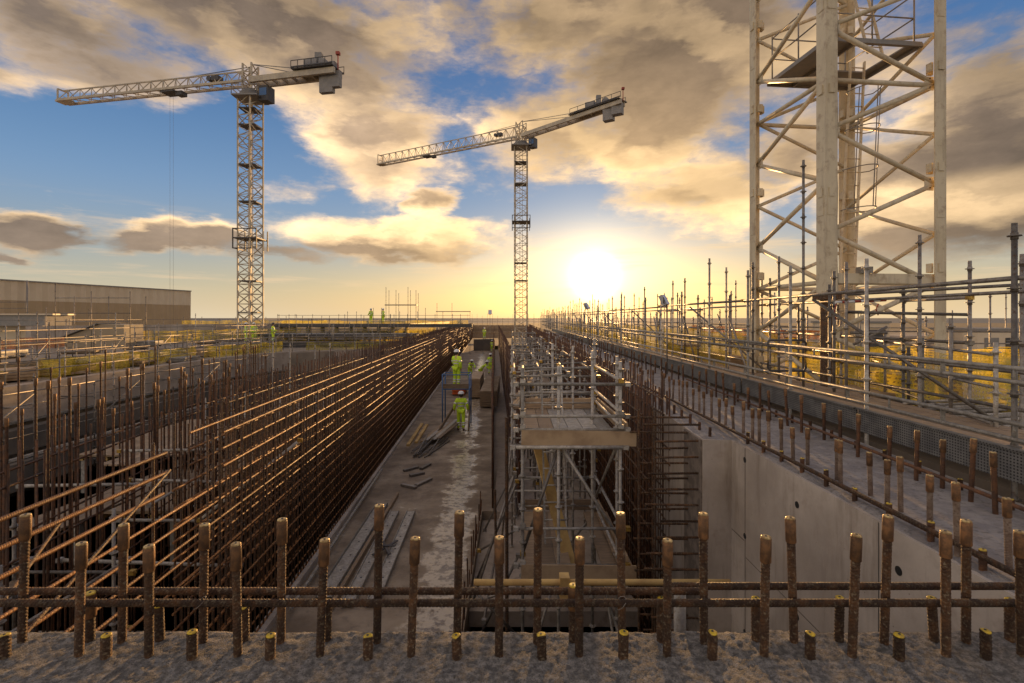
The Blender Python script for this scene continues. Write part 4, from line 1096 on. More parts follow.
fence_run('scaffold rail standing on the raised deck before the beige shed', [(-24.6, 9), (-25, 34), (-22.6, 47.5), (-9.6, 48)], -.55, 1.3, 1.7, (.55, 1.0), 'galv')
fence_run('thin standards bristling from the far deck against the sea', [(-26.5, 57.8), (-4.8, 57.8)], .98, 2.1, .95, (1.5, 1.95), 'galvdark')
fence_run('rail along the nearer cross beam left of the strip', [(-23.5, 48.4), (-9.6, 48.4)], .12, 1.3, 1.4, (.6, 1.1), 'galvdark')
fence_run('scaffold rail at the foot of the beige shed', [(-37, 28), (-36, 50), (-29, 64)], -.55, 1.8, 1.9, (.7, 1.5), 'galvdark')
# scaffolds inside the pit: tall thin standards
s = Scaf('pit_scaffold', 'thin birdcage scaffold standing against the grey pit face on the left', loc=(-18, 22, -4.3), key='galvdark')
for i, y in enumerate((11, 13.2, 15.5, 18, 20.6, 23.4, 26.3, 29.4, 32.6, 35.5)):
    for x in (-18.2, -16.8): s.std(x, y, -4.3, random.choice((-.9, -.3, .3)))
    s.ledger((-18.2, y, -1.5), (-16.8, y, -1.5), cl=False)
    if i: 
        s.ledger((-18.2, py_, -1.6), (-18.2, y, -1.6), cl=False); s.ledger((-16.8, py_, -2.4), (-16.8, y, -2.4), cl=False); s.ledger((-16.8, py_, -.9), (-16.8, y, -.9), cl=False)
        if i % 2: s.brace((-16.8, py_, -2.5), (-16.8, y, -1.0), cl=False)
    py_ = y
s.done()
s = Scaf('shoring_frame', 'row of pale galvanised shoring posts between the big pit and the long cage', loc=(-9.5, 20, -4.3), key='galv')
for (px, pyy, Y) in ((273, 341, 20), (290, 343, 21), (315, 345, 22), (330, 343, 24), (355, 341, 27), (380, 337, 30), (371, 345, 26), (349, 352, 24), (231, 385, 15), (246, 392, 14), (205, 398, 12.5), (196, 430, 11)):
    q = pix(px, pyy, Y); s.std(q.x, q.y, -4.3, q.z)
for (a, b, Y) in (((120, 451), (240, 449), 10), ((130, 480), (236, 482), 9.5), ((120, 520), (236, 521), 9), ((60, 560), (240, 566), 7.8), ((20, 486), (150, 484), 8.5), ((195, 449), (228, 436), 11), ((200, 520), (300, 440), 9)):
    p = pix(*a, Y); q = pix(*b, Y+.3); s.ledger(p, q, r=.028)
for (a, Ya, b, Yb) in (((150, 505), 8.5, (236, 455), 11), ((195, 480), 9, (232, 457), 12)):
    s.ledger(pix(*a, Ya), pix(*b, Yb), key='galv')
for (x, y, z) in ((-8.4, 8.6, -1.9), (-6.8, 10.5, -1.7), (-9.6, 12, -1.8)):
    for k in range(4): s.board((x+k*.24, y, z), (x+k*.24+.2, y+2.4, z), .225, .04, 'wood')
s.done()
# formwork panels and plank decks down in the pit
for i, (x0, x1, y0, y1, z, key, lab) in enumerate(((-14.5, -11, 17, 23, -2.9, 'ply', 'plywood soffit deck down in the big left pit'), (-9.6, -7.2, 11, 14, -2.5, 'wood', 'small boarded landing between the uprights and the long cage'), (-13.5, -9.5, 24, 32, -3.0, 'dirty', 'grey slab step at the far side of the big left pit'))):
    t = thing('formwork_deck', lab, 'deck', (x0, y0, z-1.3))
    MB().box(0, x1-x0, 0, y1-y0, 1.24, 1.3).build('deck_face', M[key], t)
    for k in range(4): MB().box(.1+k*(x1-x0-.2)/4, .2+k*(x1-x0-.2)/4, .05, y1-y0-.05, 1.1, 1.238).build('bearer', M['timber'], t)
    for a in (.1, x1-x0-.25):
        for b_ in (.1, y1-y0-.25): MB().box(a, a+.12, b_, b_+.12, 0, 1.098).build('leg', M['galv'], t)
# netting on the left
fence_run('dense dark rail of short standards on the raised deck edge at the left', [(-24.1, 10), (-24.5, 34), (-22.2, 46.8), (-9.6, 47.3)], -.55, .45, .8, (-.1, .3), 'galvdark')
for i, (pa, pb, z0, z1, key, lab) in enumerate((
    ((-20.4, 22), (-20.6, 27.5), -1.0, -.12, 'net', 'bright yellow netting panel at the far left above the pit brink'),
    ((-20.9, 28), (-20.6, 33.3), -1.0, -.2, 'net', 'dull yellow green netting right of the bright panel on the left'),
    ((-20.2, 33.5), (-18.2, 40.5), -1.0, -.2, 'net', 'yellow netting where the left pit brink begins to curve'),
    ((-17.0, 42.2), (-9.2, 44.2), -1.0, -.35, 'netdull', 'long netting strip round the far end of the big pit'),
    ((-35.5, 30), (-33, 42), -.5, .25, 'netorange', 'orange mesh at the foot of the beige shed'),
    ((-32.0, 44), (-23.5, 57), -.5, .55, 'net', 'yellow mesh in front of the pale parapet wall'),
    ((-26.2, 57.7), (-8.6, 57.7), -.5, .6, 'netdull', 'ochre netting hung below the far dark edge beam'),
    ((-26.2, 58.2), (-5.0, 58.2), 1.0, 1.38, 'netdull', 'ochre netting strip above the far dark edge beam'),
    ((-23.0, 48.6), (-9.6, 48.6), -.6, -.14, 'net', 'yellow netting under the nearer cross beam'),
    ((-40, 62), (-27.5, 76), .6, 1.35, 'netdull', 'yellow mesh on the skyline beside the end of the shed'),
    ((-20.2, 12), (-20.4, 20.5), -1.0, -.45, 'netdull', 'faded netting leftmost above the pit brink'))):
    net('debris_net', lab, pa, pb, z0, z1, key, n=90)

M['tan'] = mat('tan fascia sheet', (.34, .27, .18), .6, 0, (.38, .30, .20), .5)
# beige shed and the small plant building
sd = thing('shed', 'long beige metal clad shed with a paler upper band at the far left', 'building', (-75, 75, -1))
o0 = (-75, 75, -1)
P0, P1 = (-66, 56), (-57.3, 91.3)
top = 6.4
def face(z0, z1, key, nm, off=0.0, extra=0):
    mb = MB(); dx_, dy_ = P1[0]-P0[0], P1[1]-P0[1]
    mb.prism([(P0[0]-dx_*.6, P0[1]-dy_*.6), (P1[0]+off, P1[1]), (P1[0]-60, P1[1]+14), (P0[0]-dx_*.6-60, P0[1]-dy_*.6+14)], z0, z1); return shift(mb, o0).build(nm, M[key], sd)
face(-1, 3.9, 'shed2', 'wall'); face(3.9, top, 'shed', 'upper_wall', .03); 
mb = MB(); mb.obox((P0[0]-5.2, P0[1]-21, top+.05), (P1[0]+.06, P1[1], top+.05), .3, .16); shift(mb, o0).build('roof_edge', M['grey'], sd)
mb = MB(); mb.cyl(-62.5, 66, -1, top+.1, .09, 8); shift(mb, o0).build('downpipe', M['grey'], sd)
pb_ = thing('plant_building', 'small flat roofed building with overhanging dark band before the shed at the left edge', 'building', (-42, 40, -1))
o0 = (-42, 40, -1)
shift(MB().box(-60, -36.9, 38, 44, 2.6-.55, 1.7+1.1), o0).build('roof', M['grey'], pb_) if False else None
mb = MB(); z2 = H+(318-315)/FP*40; z1_ = H-(326-318)/FP*40
mb.box(-60, -37.4, 41, 43.5, z1_, z2); shift(mb, o0).build('roof_band', M['grey'], pb_)
mb = MB().box(-60, -37.2, 40.8, 43.7, z2, z2+.12); shift(mb, o0).build('roof_edge', M['shed'], pb_)
mb = MB().box(-60, -39.6, 42.2, 43.4, -1, z1_-.002); shift(mb, o0).build('wall', M['shed'], pb_)
for k in range(12): mb = MB().box(-60+k*1.75, -59.8+k*1.75, 42.1, 42.198, -1, z1_-.4); shift(mb, o0).build('fin', M['grey'], pb_)
hr = MB()
for k in range(9): hr.tube((-58+k*2.35, 41.3, z2), (-58+k*2.35, 41.3, z2+1.1), .03, 6)
for zz_ in (.55, 1.05): hr.tube((-59, 41.3, z2+zz_), (-39, 41.3, z2+zz_), .03, 6)
shift(hr, o0).build('handrail', M['galv'], pb_)
fence_run('scaffold rail between the walkway and the outer netting on the right', [(5.55, 10.8), (5.75, 90)], -.06, 1.9, 1.15, (.5, 1.05), 'galvdark', brace=True, jit=.45)
fence_run('farther scaffold rail beyond the outer netting on the right', [(8.2, 13), (8.9, 80)], -.3, 2.0, 1.5, (.9, 1.4), 'galvdark', brace=True, jit=.45)
fence_run('dense rail of tubes before the crane mast foot on the right', [(5.9, 6.3), (7.3, 10.4)], -.06, 1.35, .75, (.35, .8, 1.2), 'galvdark')
# site huts with a sloping top in front of the shed
t = thing('site_ramp', 'grey wedge shaped stair enclosure in front of the shed', 'enclosure', (-30, 38, -.55))
mb = MB(); mb.add([(-3.2, 0, 0), (1.2, 0, 0), (1.2, 0, 1.7), (-.6, 0, 1.75), (-3.2, 0, .75), (-3.2, 2, 0), (1.2, 2, 0), (1.2, 2, 1.7), (-.6, 2, 1.75), (-3.2, 2, .75)],
   [(0, 1, 2, 3, 4), (9, 8, 7, 6, 5), (1, 6, 7, 2), (2, 7, 8, 3), (3, 8, 9, 4), (4, 9, 5, 0), (0, 5, 6, 1)]); mb.build('shell', M['tan'], t)
MB().obox((-3.3, .9, .80), (-.6, .9, 1.82), 2.3, .06).build('roof_sheet', M['grey'], t)
s = Scaf('access_tower', 'thin scaffold tower by the wedge shaped enclosure before the shed', loc=(-30.5, 37, -.55), key='galvdark')
for x in (-33, -30.4, -27.6): s.std(x, 37, -.55, 4.2 if x < -30.5 else 3.6); s.std(x, 38.6, -.55, 3.3)
for z in (1.4, 2.0, 3.1): s.ledger((-33, 37, z), (-27.6, 37, z), cl=False)
s.done()
# distant clutter on the left deck: piles, boxes and planks
cl = [('timber_pile', 'low pile of boards lying on the deck', 'wood', 'timber pile'), ('material_box', 'small grey materials box standing on the deck', 'grey', 'box'), ('plywood_stack', 'pale stack of plywood sheets lying on the deck', 'ply', 'plywood')]
wh = ['nearest the left picture edge', 'behind the bright yellow netting', 'left of the wedge enclosure', 'right of the wedge enclosure', 'before the pale parapet', 'where the pit brink curves', 'beyond the second scaffold rail', 'under the left tower crane', 'beside the crane foot', 'near the cross beam']
clcount = {}
for k in range(30):
    a = 1-k/30; y = 18+a*26; x = random.uniform(-23.3, -20.4); zf = -1.06
    if k % 5 == 0: x = random.uniform(-29, -25.5); zf = -.55; y = 24+a*24
    nm, lb, key, ct = cl[k % 3] if k % 2 else cl[random.randint(0, 2)]
    ck = (nm, zf); clcount[ck] = clcount.get(ck, -1)+1
    t = thing(nm, ordw(clcount[ck])+' farthest '+lb.split(' lying')[0].split(' standing')[0].replace('low ','').replace('small ','')+' '+('before the shed' if zf > -1 else 'behind the brink of the left pit'), ct, (x, y, zf), 'scattered '+nm.replace('_', ' ')+'s on the left decks', random.uniform(-.4, .4))
    w_, l_, h_ = random.uniform(.8, 2.0), random.uniform(1, 3), random.uniform(.15, .6)
    n = max(1, int(h_/.12))
    b_ = MB()
    for j in range(n): b_.box(-w_/2+random.uniform(-.06, .06), w_/2+random.uniform(-.06, .06), -l_/2+random.uniform(-.1, .1), l_/2, .08+j*.12, .08+j*.12+.1)
    b_.build('stack', M[key], t)
    for e in (-.35, .35): MB().box(-w_/2, w_/2, e*l_-.05, e*l_+.05, 0, .078).build('bearer', M['wood'], t)
# frames against the sky
s = Scaf('frame_tower', 'three bay scaffold frame rising above the horizon right of the left crane', loc=(-13, 62, 1), key='galvdark')
for px, tp in ((386, 287), (396, 290), (408, 287), (416, 290)): q = pix(px, tp, 62); s.std(q.x, 62, .98, q.z); s.std(q.x, 63.5, .98, q.z-.3)
for zy in (305, 319): 
    a = pix(385, zy, 62); b = pix(417, zy, 62); s.board(a, b, .3, .12, 'galvdark', 'transom'); 
a = pix(386, 306, 62)
s.done()
s = Scaf('frame_tower', 'long low scaffold frame on the skyline left of the strip end', loc=(-9, 70, 1), key='galvdark')
for px, tp in ((437, 303), (452, 303), (470, 311)): q = pix(px, tp, 70); s.std(q.x, 70, -3.4, q.z)
a = pix(436, 311.5, 70); b = pix(471, 311.5, 70); s.board(a, b, .3, .1, 'galvdark', 'transom'); s.done()
# cross walls and rails closing the strip at its far end
t = thing('end_wall', 'dark stepped formwork wall closing the far end of the walked strip', 'wall', (-4, 128, -3.4))
for k in range(4): MB().box(-7.5, 8.2, k*1.5, k*1.5+1.4, 0, .8+k*.8).build('step', M['ply' if k % 2 else 'wood'], t)
fence_run('rails on top of the far end wall of the strip', [(-11, 126), (9, 126)], -.3, 1.9, 1.2, (.8, 1.3), 'galvdark')
fence_run('rails beyond the far end of the right wall, near the sun', [(4, 95), (30, 90)], -.3, 2.2, 1.3, (.9, 1.5), 'galvdark')
# background right
t = thing('perimeter_wall', 'long low grey wall far behind the big crane mast on the right', 'wall', (30, 40, -4))
shift(MB().prism([(13, 30), (60, 22), (60, 23), (13.2, 31)], -4, .55), (30, 40, -4)).build('wall_panel', M['conc'], t)
shift(MB().prism([(12.9, 29.9), (60, 21.9), (60, 23.1), (13, 31.1)], .552, .68), (30, 40, -4)).build('coping', M['concside'], t)
struct('right_ground', MB().box(12.1, 80, 3, 110, -4.4, -.9), M['dirty'])
fence_run('scaffold rail across the deck behind the big crane mast', [(7.5, 16), (22, 13.5)], -.9, 1.7, 1.6, (.3, .9, 1.25), 'galvdark')
fence_run('far scaffold rails seen through the big crane mast', [(8, 26), (34, 20)], -.9, 2.0, 2.0, (.6, 1.2), 'galvdark')
net('debris_net', 'golden netting behind the big crane mast reaching the right picture edge', (8.0, 14.8), (22, 12.6), -.6, .85, 'net', n=120)
for i, (x, y, w_, h_) in enumerate(((15.5, 24, 2.2, 1.7), (20, 22, 3, 1.4), (14, 28.5, 3, 1.2))):
    t = thing('site_cabin', ['pale site cabin right behind the crane mast right leg', 'wide pale cabin near the right picture edge', 'long low cabin behind the crane mast left leg'][i], 'cabin', (x, y, -.9))
    MB().box(0, w_, 0, 2.4, .12, h_+.6).build('body', M['shed'], t); MB().box(-.06, w_+.06, -.06, 2.46, h_+.602, h_+.7).build('roof', M['grey'], t)
    MB().box(.3, .9, -.03, -.002, .15, h_+.3).build('door', M['grey'], t); MB().box(1.2, min(2.0, w_-.2), -.03, -.002, .9, h_+.3).build('window', M['dark'], t)
    MB().box(.05, w_-.05, .05, 2.3, 0, .118).build('skid', M['dark'], t)

# ------------------------------------------------------------------ things lying on the strip
def ch(x0, y0, x1, y1, z, w_, label, dep=.09):
    t = thing('steel_channel', label, 'steel channel', ((x0+x1)/2, (y0+y1)/2, z), 'steel channels on the strip')
    c_ = t.location; p = Vector((x0, y0, z)); q = Vector((x1, y1, z)); d = (q-p).normalized(); sd = Vector((d.y, -d.x, 0))
    shift(MB().obox(p+Vector((0, 0, dep/2)), q+Vector((0, 0, dep/2)), w_, .012), c_).build('web', M['galv'], t)
    for sg in (-1, 1): shift(MB().obox(p+sd*sg*(w_/2-.006)+Vector((0, 0, dep/2)), q+sd*sg*(w_/2-.006)+Vector((0, 0, dep/2)), .014, dep), c_).build('flange', M['galv'], t)
    mb = MB()
    for k in range(7): a = p.lerp(q, (k+.5)/7); mb.cyl(a.x, a.y, z+dep/2+.007, z+dep/2+.012, .02, 10)
    shift(mb, c_).build('bolt', M['dark'], t); return t
ch(-3.34, 9.1, -3.45, 13.6, FZ+.02, .30, 'wide steel channel lying nearest the left kerb', .14)
ch(-2.86, 8.9, -3.02, 13.2, FZ+.02, .22, 'left one of the pair of joined steel channels on the strip')
ch(-2.44, 8.9, -2.60, 13.2, FZ+.02, .22, 'right one of the pair of joined steel channels on the strip')
t = thing('cross_tie', 'cross shaped steel ties lying over the pair of channels', 'bracket', (-2.7, 11, FZ+.12))
for a, b in (((-.2, -.35, 0), (.16, .35, 0)), ((-.2, .35, .02), (.16, -.35, .02)), ((-.22, 0, .04), (.2, .0, .04))): MB().obox(a, b, .06, .02).build('tie_bar', M['dark'], t)
o = MB().obox((-3.72, 8.6, FZ+.16), (-4.2, 16.5, FZ+.16), .05, .05).build('steel_angle', M['galv']); tag(o, 'long thin steel angle lying on the left kerb', 'steel angle')
o = MB().obox((-3.12, 8.8, FZ+.06), (-3.24, 14.5, FZ+.06), .07, .12).build('timber_batten', M['wood']); tag(o, 'dark timber batten between the wide channel and the joined pair', 'timber')
# rods, offcuts and poles farther along
def ground_pt(px, py, z=FZ): q = at(px, py, z); return q
rods = thing('rod_bundle', 'loose bundle of thin grey rods beside the left kerb below the worker', 'rod bundle', ground_pt(428, 447))
for k in range(14):
    a = Vector((random.uniform(-.45, .35), random.uniform(-1.7, -1.0), .03+random.uniform(0, .15))); b = a+Vector((random.uniform(-.1, .7), random.uniform(2.0, 2.9), random.uniform(-.03, .15)))
    MB().tube(a, b, .025, 6).build('rod', M['galvdark'], rods)
for i, (a, b) in enumerate((((408, 452), (422, 433)), ((416, 449), (427, 434)))):
    p = ground_pt(*a); q = ground_pt(*b); o = MB().obox(Vector((0, 0, .25)), q-p+Vector((0, 0, .4)), .12, .08).build('timber_batten', M['timber']); o.location = p
    tag(o, ['left', 'right'][i]+' one of two bright yellow battens leaning by the kerb', 'timber', 'yellow battens by the kerb')
pn = thing('plank_pile', 'grey planks and channels heaped left of the walking worker', 'plank pile', ground_pt(440, 438))
for k in range(5):
    a = Vector((-.55+k*.16, -1.1, .12+.03*k)); MB().obox(a, a+Vector((.55+random.uniform(-.1, .1), 3.3+random.uniform(-.3, .3), .1)), .15, .05).build('plank', M['galv' if k % 2 else 'wood'], pn)
for i, (a, b) in enumerate((((404, 472), (418, 468)), ((410, 477), (424, 474)), ((402, 486), (416, 489)), ((416, 487), (431, 480)), ((421, 470), (430, 465)))):
    p = ground_pt(*a); q = ground_pt(*b); o = MB().obox(Vector((0, 0, .04)), q-p+Vector((0, 0, .04)), .12, .07).build('timber_offcut', M['galvdark']); o.location = p
    tag(o, ORD[i]+' dark short offcut on the left of the strip, counting away from the crosswise pair', 'offcut', 'dark offcuts on the strip')
# stacks near the crew
def stack(px, py, w_, l_, h_, key, nm, label, cat, planks=True, z=FZ, key2=None):
    p = ground_pt(px, py, z); t = thing(nm, label, cat, p)
    n = max(2, int(h_/.13)); b_ = MB()
    for j in range(n):
        z0 = .1+j*(h_-.1)/n; b_.box(random.uniform(-.02, .02), w_+random.uniform(-.02, .02), random.uniform(0, .05), l_, z0, z0+(h_-.1)/n-.015)
    b_.build('plank_layer', M[key], t); b_ = MB()
    for e in (.1, .5, .85): b_.box(0, w_, e*l_, e*l_+.09, 0, .098)
    b_.build('bearer', M['wood'], t)
    MB().box(.01, w_-.01, .06, l_-.05, h_-.014, h_+.012).build('top_sheet', M[key2 or key], t); return t
stack(480, 408.5, .95, 7.5, .95, 'wood', 'timber_stack', 'long dark timber stack with a pale top right beside the narrow cage', 'timber stack', key2='ply')
stack(468, 399, .75, 4.5, 1.25, 'ply', 'formwork_box', 'pale plywood formwork box between the worker and the timber stack', 'formwork box')
stack(452, 396, .8, 2.0, .55, 'orange', 'crate', 'small orange red crate on the strip behind the walking worker', 'crate', key2='rust')
# podium the upper worker stands in
pw = thing('work_platform', 'blue framed podium that the upper left worker stands in', 'platform', (-2.6, 24.2, FZ))
for x in (-.62, .62):
    for y in (-.5, .5): MB().tube((x, y, 0), (x, y, 2.45), .03, 8).build('post', M['blue'], pw)
for z in (1.75, 2.42):
    for a, b in (((-.62, -.5), (.62, -.5)), ((.62, -.5), (.62, .5)), ((.62, .5), (-.62, .5)), ((-.62, .5), (-.62, -.5))): MB().tube((*a, z), (*b, z), .025, 6).build('rail', M['blue'], pw)
MB().box(-.6, .6, -.48, .48, 1.72, 1.78).build('deck', M['grey'], pw)
MB().box(-.6, .6, -.53, -.50, 1.79, 2.0).build('toe_board', M['wood'], pw)

# ------------------------------------------------------------------ the crew
def skin_mesh(name, verts, edges, radii, mkey, sub=1, root=0):
    me = bpy.data.meshes.new(name+'_cage'); me.from_pydata(verts, edges, []); o = bpy.data.objects.new(name+'_tmp', me); C.objects.link(o)
    sk = o.modifiers.new('s', 'SKIN'); sk.use_smooth_shade = True
    for i, r in enumerate(radii):
        me.skin_vertices[0].data[i].radius = r if isinstance(r, tuple) else (r, r)
        me.skin_vertices[0].data[i].use_root = (i == root)
    ss = o.modifiers.new('u', 'SUBSURF'); ss.levels = sub; ss.render_levels = sub
    dg = bpy.context.evaluated_depsgraph_get(); dg.update()
    m2 = bpy.data.meshes.new_from_object(o.evaluated_get(dg)); m2.name = name; m2.materials.clear(); m2.materials.append(M[mkey])
    bpy.data.objects.remove(o); return m2
def person(label, loc, rz, pose='stand', helmet='white', group='site crew in hi-vis', scale=1.0):
    """faces local -Y"""
    st = {'stand': (0, 0), 'walk': (.16, -.22), 'bend': (0, 0), 'carry': (.10, -.14)}[pose]
    ln = {'bend': .42, 'walk': .05, 'carry': .04}.get(pose, .0)
    J = {}
    J['pel'] = (0, 0, .95); J['wst'] = (0, -ln*.35, 1.10); J['chs'] = (0, -ln*.9, 1.32-ln*.12); J['nck'] = (0, -ln*1.15, 1.47-ln*.25); J['hdb'] = (0, -ln*1.25-.01, 1.56-ln*.28); J['hdt'] = (0, -ln*1.3-.02, 1.70-ln*.30)
    for s_, sg in (('l', 1), ('r', -1)):
        f_ = st[0] if sg > 0 else st[1]
        J['hip'+s_] = (.10*sg, 0, .90); J['kne'+s_] = (.115*sg, -f_*.9-.02, .50); J['ank'+s_] = (.12*sg, -f_*1.1+(.10 if f_ < 0 else .02), .10+(.07 if f_ < 0 else 0)); J['toe'+s_] = (.135*sg, -f_*1.1-.14+(.08 if f_ < 0 else 0), .035+(.02 if f_ < 0 else 0))
        J['sho'+s_] = (.19*sg, -ln*1.0, 1.40-ln*.2)
        if pose in ('bend',): J['elb'+s_] = (.24*sg, -ln-.18, 1.12); J['wri'+s_] = (.18*sg, -ln-.42, 1.00)
        elif pose == 'carry': J['elb'+s_] = (.29*sg, .03, 1.13); J['wri'+s_] = (.30*sg, -.10, .92)
        elif pose == 'walk': J['elb'+s_] = (.26*sg, f_*.5, 1.13); J['wri'+s_] = (.27*sg, f_*1.0-.08, .90)
        else: J['elb'+s_] = (.25*sg, -.05*sg, 1.12); J['wri'+s_] = (.20*sg, -.28 if sg > 0 else -.08, 1.02 if sg > 0 else .88)
        w_ = Vector(J['wri'+s_]); e_ = Vector(J['elb'+s_]); J['han'+s_] = tuple(w_+(w_-e_).normalized()*.09)
    t = thing('person', label, 'person', loc, group, rz); t.scale = (scale,)*3
    def build(nm, names, edges, rad, key, parent=t, sub=1):
        return ob(nm, skin_mesh(nm, [J[n] for n in names], [(names.index(a), names.index(b)) for a, b in edges], rad, key, sub), parent)
    full = ['pel', 'wst', 'chs', 'nck', 'hdb', 'hdt'] + [a+b for b in 'lr' for a in ('hip', 'kne', 'ank', 'toe')] + [a+b for b in 'lr' for a in ('sho', 'elb', 'wri', 'han')]
    ed = [('pel', 'wst'), ('wst', 'chs'), ('chs', 'nck'), ('nck', 'hdb'), ('hdb', 'hdt')]
    for b in 'lr': ed += [('pel', 'hip'+b), ('hip'+b, 'kne'+b), ('kne'+b, 'ank'+b), ('ank'+b, 'toe'+b), ('chs', 'sho'+b), ('sho'+b, 'elb'+b), ('elb'+b, 'wri'+b), ('wri'+b, 'han'+b)]
    R0 = {'pel': (.13, .10), 'wst': (.12, .09), 'chs': (.15, .10), 'nck': .055, 'hdb': .075, 'hdt': .085, 'hip': .08, 'kne': .055, 'ank': .04, 'toe': .035, 'sho': .055, 'elb': .042, 'wri': .03, 'han': .038}
    gr = lambda n: R0.get(n, R0.get(n[:3]))
    body = build('body', full, ed, [gr(n) for n in full], 'skin', sub=1)
    grow = lambda r, g: (r[0]+g, r[1]+g) if isinstance(r, tuple) else r+g
    jn_ = ['pel', 'wst', 'chs', 'nck'] + [a+b for b in 'lr' for a in ('sho', 'elb', 'wri')]
    je = [e for e in ed if e[0] in jn_ and e[1] in jn_]
    build('jacket', jn_, je, [grow(gr(n), .032 if n != 'nck' else .012) for n in jn_], 'hivis')
    tn = ['pel'] + [a+b for b in 'lr' for a in ('hip', 'kne', 'ank')]
    te_ = [e for e in ed if e[0] in tn and e[1] in tn]
    build('trousers', tn, te_, [grow(gr(n), .028) for n in tn], 'hivis')
    for b in 'lr':
        build('boot', ['ank'+b, 'toe'+b], [('ank'+b, 'toe'+b)], [.062, .055], 'boot')
        for jn1, jn2, q_, rr in (('kne'+b, 'ank'+b, .35, .088), ('sho'+b, 'elb'+b, .6, .085), ('kne'+b, 'ank'+b, .6, .084)):
            a = Vector(J[jn1]); c_ = Vector(J[jn2]); m_ = a.lerp(c_, q_); d_ = (c_-a).normalized()*.028
            MB().rings([m_-d_, m_+d_], rr, 12).build('reflective_band', M['tape'], t)
    for q_ in (.15, .75):
        a = Vector(J['wst']).lerp(Vector(J['chs']), q_); vs = []
        mb = MB()
        for zz_ in (-.028, .028):
            for k in range(16): an = 2*math.pi*k/16; vs.append((a.x+math.cos(an)*(.172+.02*q_), a.y+math.sin(an)*.138, a.z+zz_))
        mb.add(vs, [(k, (k+1) % 16, 16+(k+1) % 16, 16+k) for k in range(16)], True); mb.build('reflective_band', M['tape'], t)
    # helmet with brim, hair below it, and a face: nose, eyes, ears
    hc = Vector(J['hdb']).lerp(Vector(J['hdt']), .55)
    mb = MB(); rs = [(-.005, .128), (0.0, .150), (.012, .140), (.05, .132), (.09, .108), (.115, .07), (.125, .02)]
    mb.rings([hc+Vector((0, 0, .035+z)) for z, r in rs], [r for z, r in rs], 16); mb.add([hc+Vector((x, -.12-.0+y, .037)) for x, y in ((-.09, 0), (.09, 0), (.07, -.09), (-.07, -.09))]+[hc+Vector((x, -.12+y, .047)) for x, y in ((-.09, 0), (.09, 0), (.07, -.09), (-.07, -.09))], [(3, 2, 1, 0), (4, 5, 6, 7), (0, 1, 5, 4), (1, 2, 6, 5), (2, 3, 7, 6), (3, 0, 4, 7)])
    mb.build('helmet', M[helmet], t)
    mb = MB(); mb.rings([hc+Vector((0, .03, -.10)), hc+Vector((0, .035, -.04)), hc+Vector((0, .02, .04))], [.06, .098, .10], 12); mb.build('hair', M['hair'], t)
    fm = MB()
    fm.obox(hc+Vector((0, -.095, .0)), hc+Vector((0, -.125, -.035)), .022, .02)
    for sg in (-1, 1): fm.rings([hc+Vector((.105*sg, 0, -.04)), hc+Vector((.108*sg, 0, .02))], .018, 8)
    fm.build('face_features', M['skin'], t)
    em = MB()
    for sg in (-1, 1): em.rings([hc+Vector((.035*sg, -.088, .005)), hc+Vector((.035*sg, -.102, .005))], .010, 8)
    em.obox(hc+Vector((-.028, -.092, -.06)), hc+Vector((.028, -.092, -.06)), .012, .008); em.build('eye', M['hair'], t)
    # hands: palm plus fingers and thumb, closed round what they carry
    for b, sg in (('l', 1), ('r', -1)):
        w_ = Vector(J['wri'+b]); h_ = Vector(J['han'+b]); d_ = (h_-w_).normalized(); sd = Vector((sg, 0, 0)); fr = d_.cross(sd).normalized(); mb = MB()
        for k in range(4):
            base_ = h_+fr*(.03-.02*k); L_ = (.045, .05, .047, .038)[k]; mid = base_+d_*L_*.7-sd*.008; tipp = mid+d_*L_*.35-sd*L_*.6
            mb.rings([base_, mid, tipp], [.0095, .009, .007], 6)
        bt = w_+fr*.025+d_*.03; mb.rings([bt, bt+fr*.03+d_*.025, bt+fr*.03+d_*.055-sd*.015], [.011, .010, .008], 6)
        mb.build('finger', M['skin'], t)
    return t, J
p = at(461, 431, FZ)
t, J = person('worker walking away in yellow hi-vis and white helmet, a dark board in each hand', (p.x, p.y, FZ), R(182), 'carry')
for i, (sx, lab) in enumerate(((-1, 'dark board carried in the left hand of the walking worker'), (1, 'dark board carried in the right hand of the walking worker'))):
    hx = p.x+sx*.315; hy = p.y+.12
    o = MB().obox(Vector((sx*.02-(.55 if sx < 0 else 0), -1.1 if sx < 0 else -.25, -.72 if sx < 0 else -.85)), Vector((sx*.05+(.06 if sx < 0 else 0), .3 if sx < 0 else .2, .22)), .05, .14).build('carried_board', M['wood'])
    o.location = (hx, hy, FZ+.88); tag(o, lab, 'board')
person('worker in yellow hi-vis and white helmet standing inside the blue framed podium', (-2.62, 24.2, FZ+1.78), R(150), 'stand')
p = at(480.5, 381, FZ); person('worker in hi-vis bending over the pale formwork box', (p.x, p.y, FZ), R(80), 'bend')
p = at(490.5, 378, FZ); person('worker in hi-vis with back turned right behind the timber stack by the narrow cage', (p.x, p.y, FZ+.3), R(190), 'stand')
p = at(470, 379, FZ); person('worker partly hidden between the podium and the formwork box', (p.x, p.y, FZ), R(20), 'bend')
p = at(492, 352, FZ); person('worker standing farther down the strip beside the narrow cage', (p.x, p.y, FZ), R(170), 'stand')
q = pix(484.3, 339, 80); person('farthest worker standing high at the end of the strip', (q.x, 80, q.z), R(180), 'stand')
MBp = MB().box(-1.6, 1.6, -1, 1, 0, q.z-FZ-.002); o = MBp.build('formwork_block', M['shadowc']); o.location = (q.x, 80, FZ); tag(o, 'dark block the farthest worker stands on', 'block')
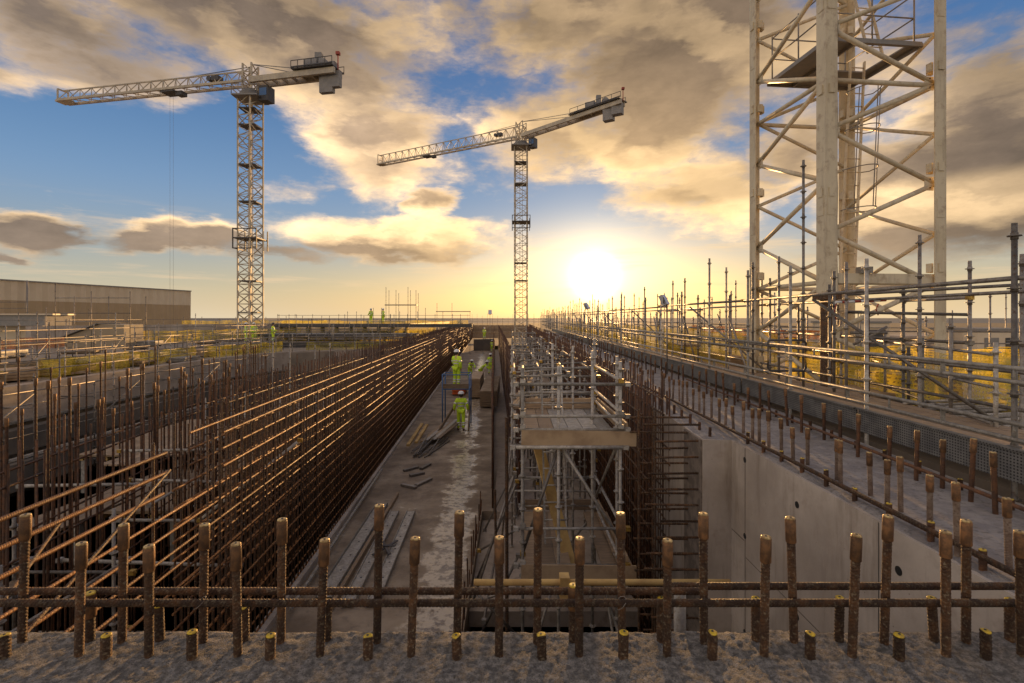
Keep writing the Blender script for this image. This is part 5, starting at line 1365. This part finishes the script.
# crew on the left decks
for i, (px, py, Y, lab) in enumerate(((246, 337, 47, 'left one of two workers in green hi-vis under the left crane'), (254, 337, 47.5, 'right one of two workers in green hi-vis under the left crane'), (273, 341, 46, 'worker in dark helmet and green hi-vis alone right of the left crane'), (371, 322, 59, 'worker in green hi-vis leftmost on the far deck skyline'), (383, 322, 59, 'worker on the far deck skyline just left of the scaffold frame'))):
    base_z = .98 if Y > 55 else -.55
    x = (px-512)/FP*Y
    person(lab, (x, Y, base_z), R(random.uniform(0, 360)), 'stand', helmet='white' if i != 2 else 'dark', group='crew on the left decks')

# ------------------------------------------------------------------ loose long bars crossing at the lower left
for i, (x0, z0_, x1, y1, z1_) in enumerate(((0, 0, 0, 0, 0),)*0): pass
lb = ['topmost', 'second', 'third']
for i, (a, b) in enumerate((((-10, 524), (166, 453)), ((-10, 553), (168, 472)), ((-10, 583), (163, 494)))):
    Ya, Yb = 3.7, 5.75
    p = pix(a[0], a[1], Ya); q = pix(b[0], b[1], Yb); mb = MB(); ribbed(mb, (0, 0, 0), q-p, .019, .02, 9)
    o = mb.build('loose_bar', M['rustsunlit']); o.location = p; tag(o, lb[i]+' of three ribbed bars coming in from the left edge and ending in mid air', 'rebar', 'loose bars at the left edge')
for i, (a, Ya, b, Yb) in enumerate((((20, 640), 3.0, (170, 470), 5.0), ((5, 600), 3.2, (62, 520), 4.4))):
    p = pix(*a, Ya); q = pix(*b, Yb); mb = MB(); ribbed(mb, (0, 0, 0), q-p, .012, .03, 7); o = mb.build('slanting_bar', M['rust']); o.location = p
    tag(o, ['longer', 'shorter'][i]+' thin bar slanting up behind the foreground uprights at the lower left', 'rebar')
p = pix(153, 452, 5.6); mb = MB(); ribbed(mb, (0, 0, -2.4), (0, 0, .1), .014, .03, 8); o = mb.build('hanging_bar', M['rust']); o.location = p; tag(o, 'thin upright bar tied across the ends of the three loose bars', 'rebar')


# lower left: falsework under the loose bars
s = Scaf('falsework', 'dim falsework low in the pit at the lower left, under the loose bars', loc=(-6.5, 6, -3.85), key='galvdark')
for x in (-8.4, -7.0, -5.6):
    for y in (4.2, 5.6, 7.2): s.std(x, y, -3.85, random.uniform(-1.6, -.9))
for z in (-1.9, -2.9):
    for y in (4.2, 5.6, 7.2): s.ledger((-8.6, y-.05, z), (-5.3, y-.05, z))
    for x in (-8.4, -7.0, -5.6): s.ledger((x+.05, 4.0, z+.06), (x+.05, 7.4, z+.06))
for k in range(6): s.board((-8.3+k*.3, 4.3, -2.0), (-8.3+k*.3, 7.1, -2.0), .225, .04, 'wood')
s.brace((-8.4, 4.2, -3.7), (-7, 4.2, -2)); s.brace((-5.6, 5.6, -3.7), (-7, 5.6, -2))
s.done()
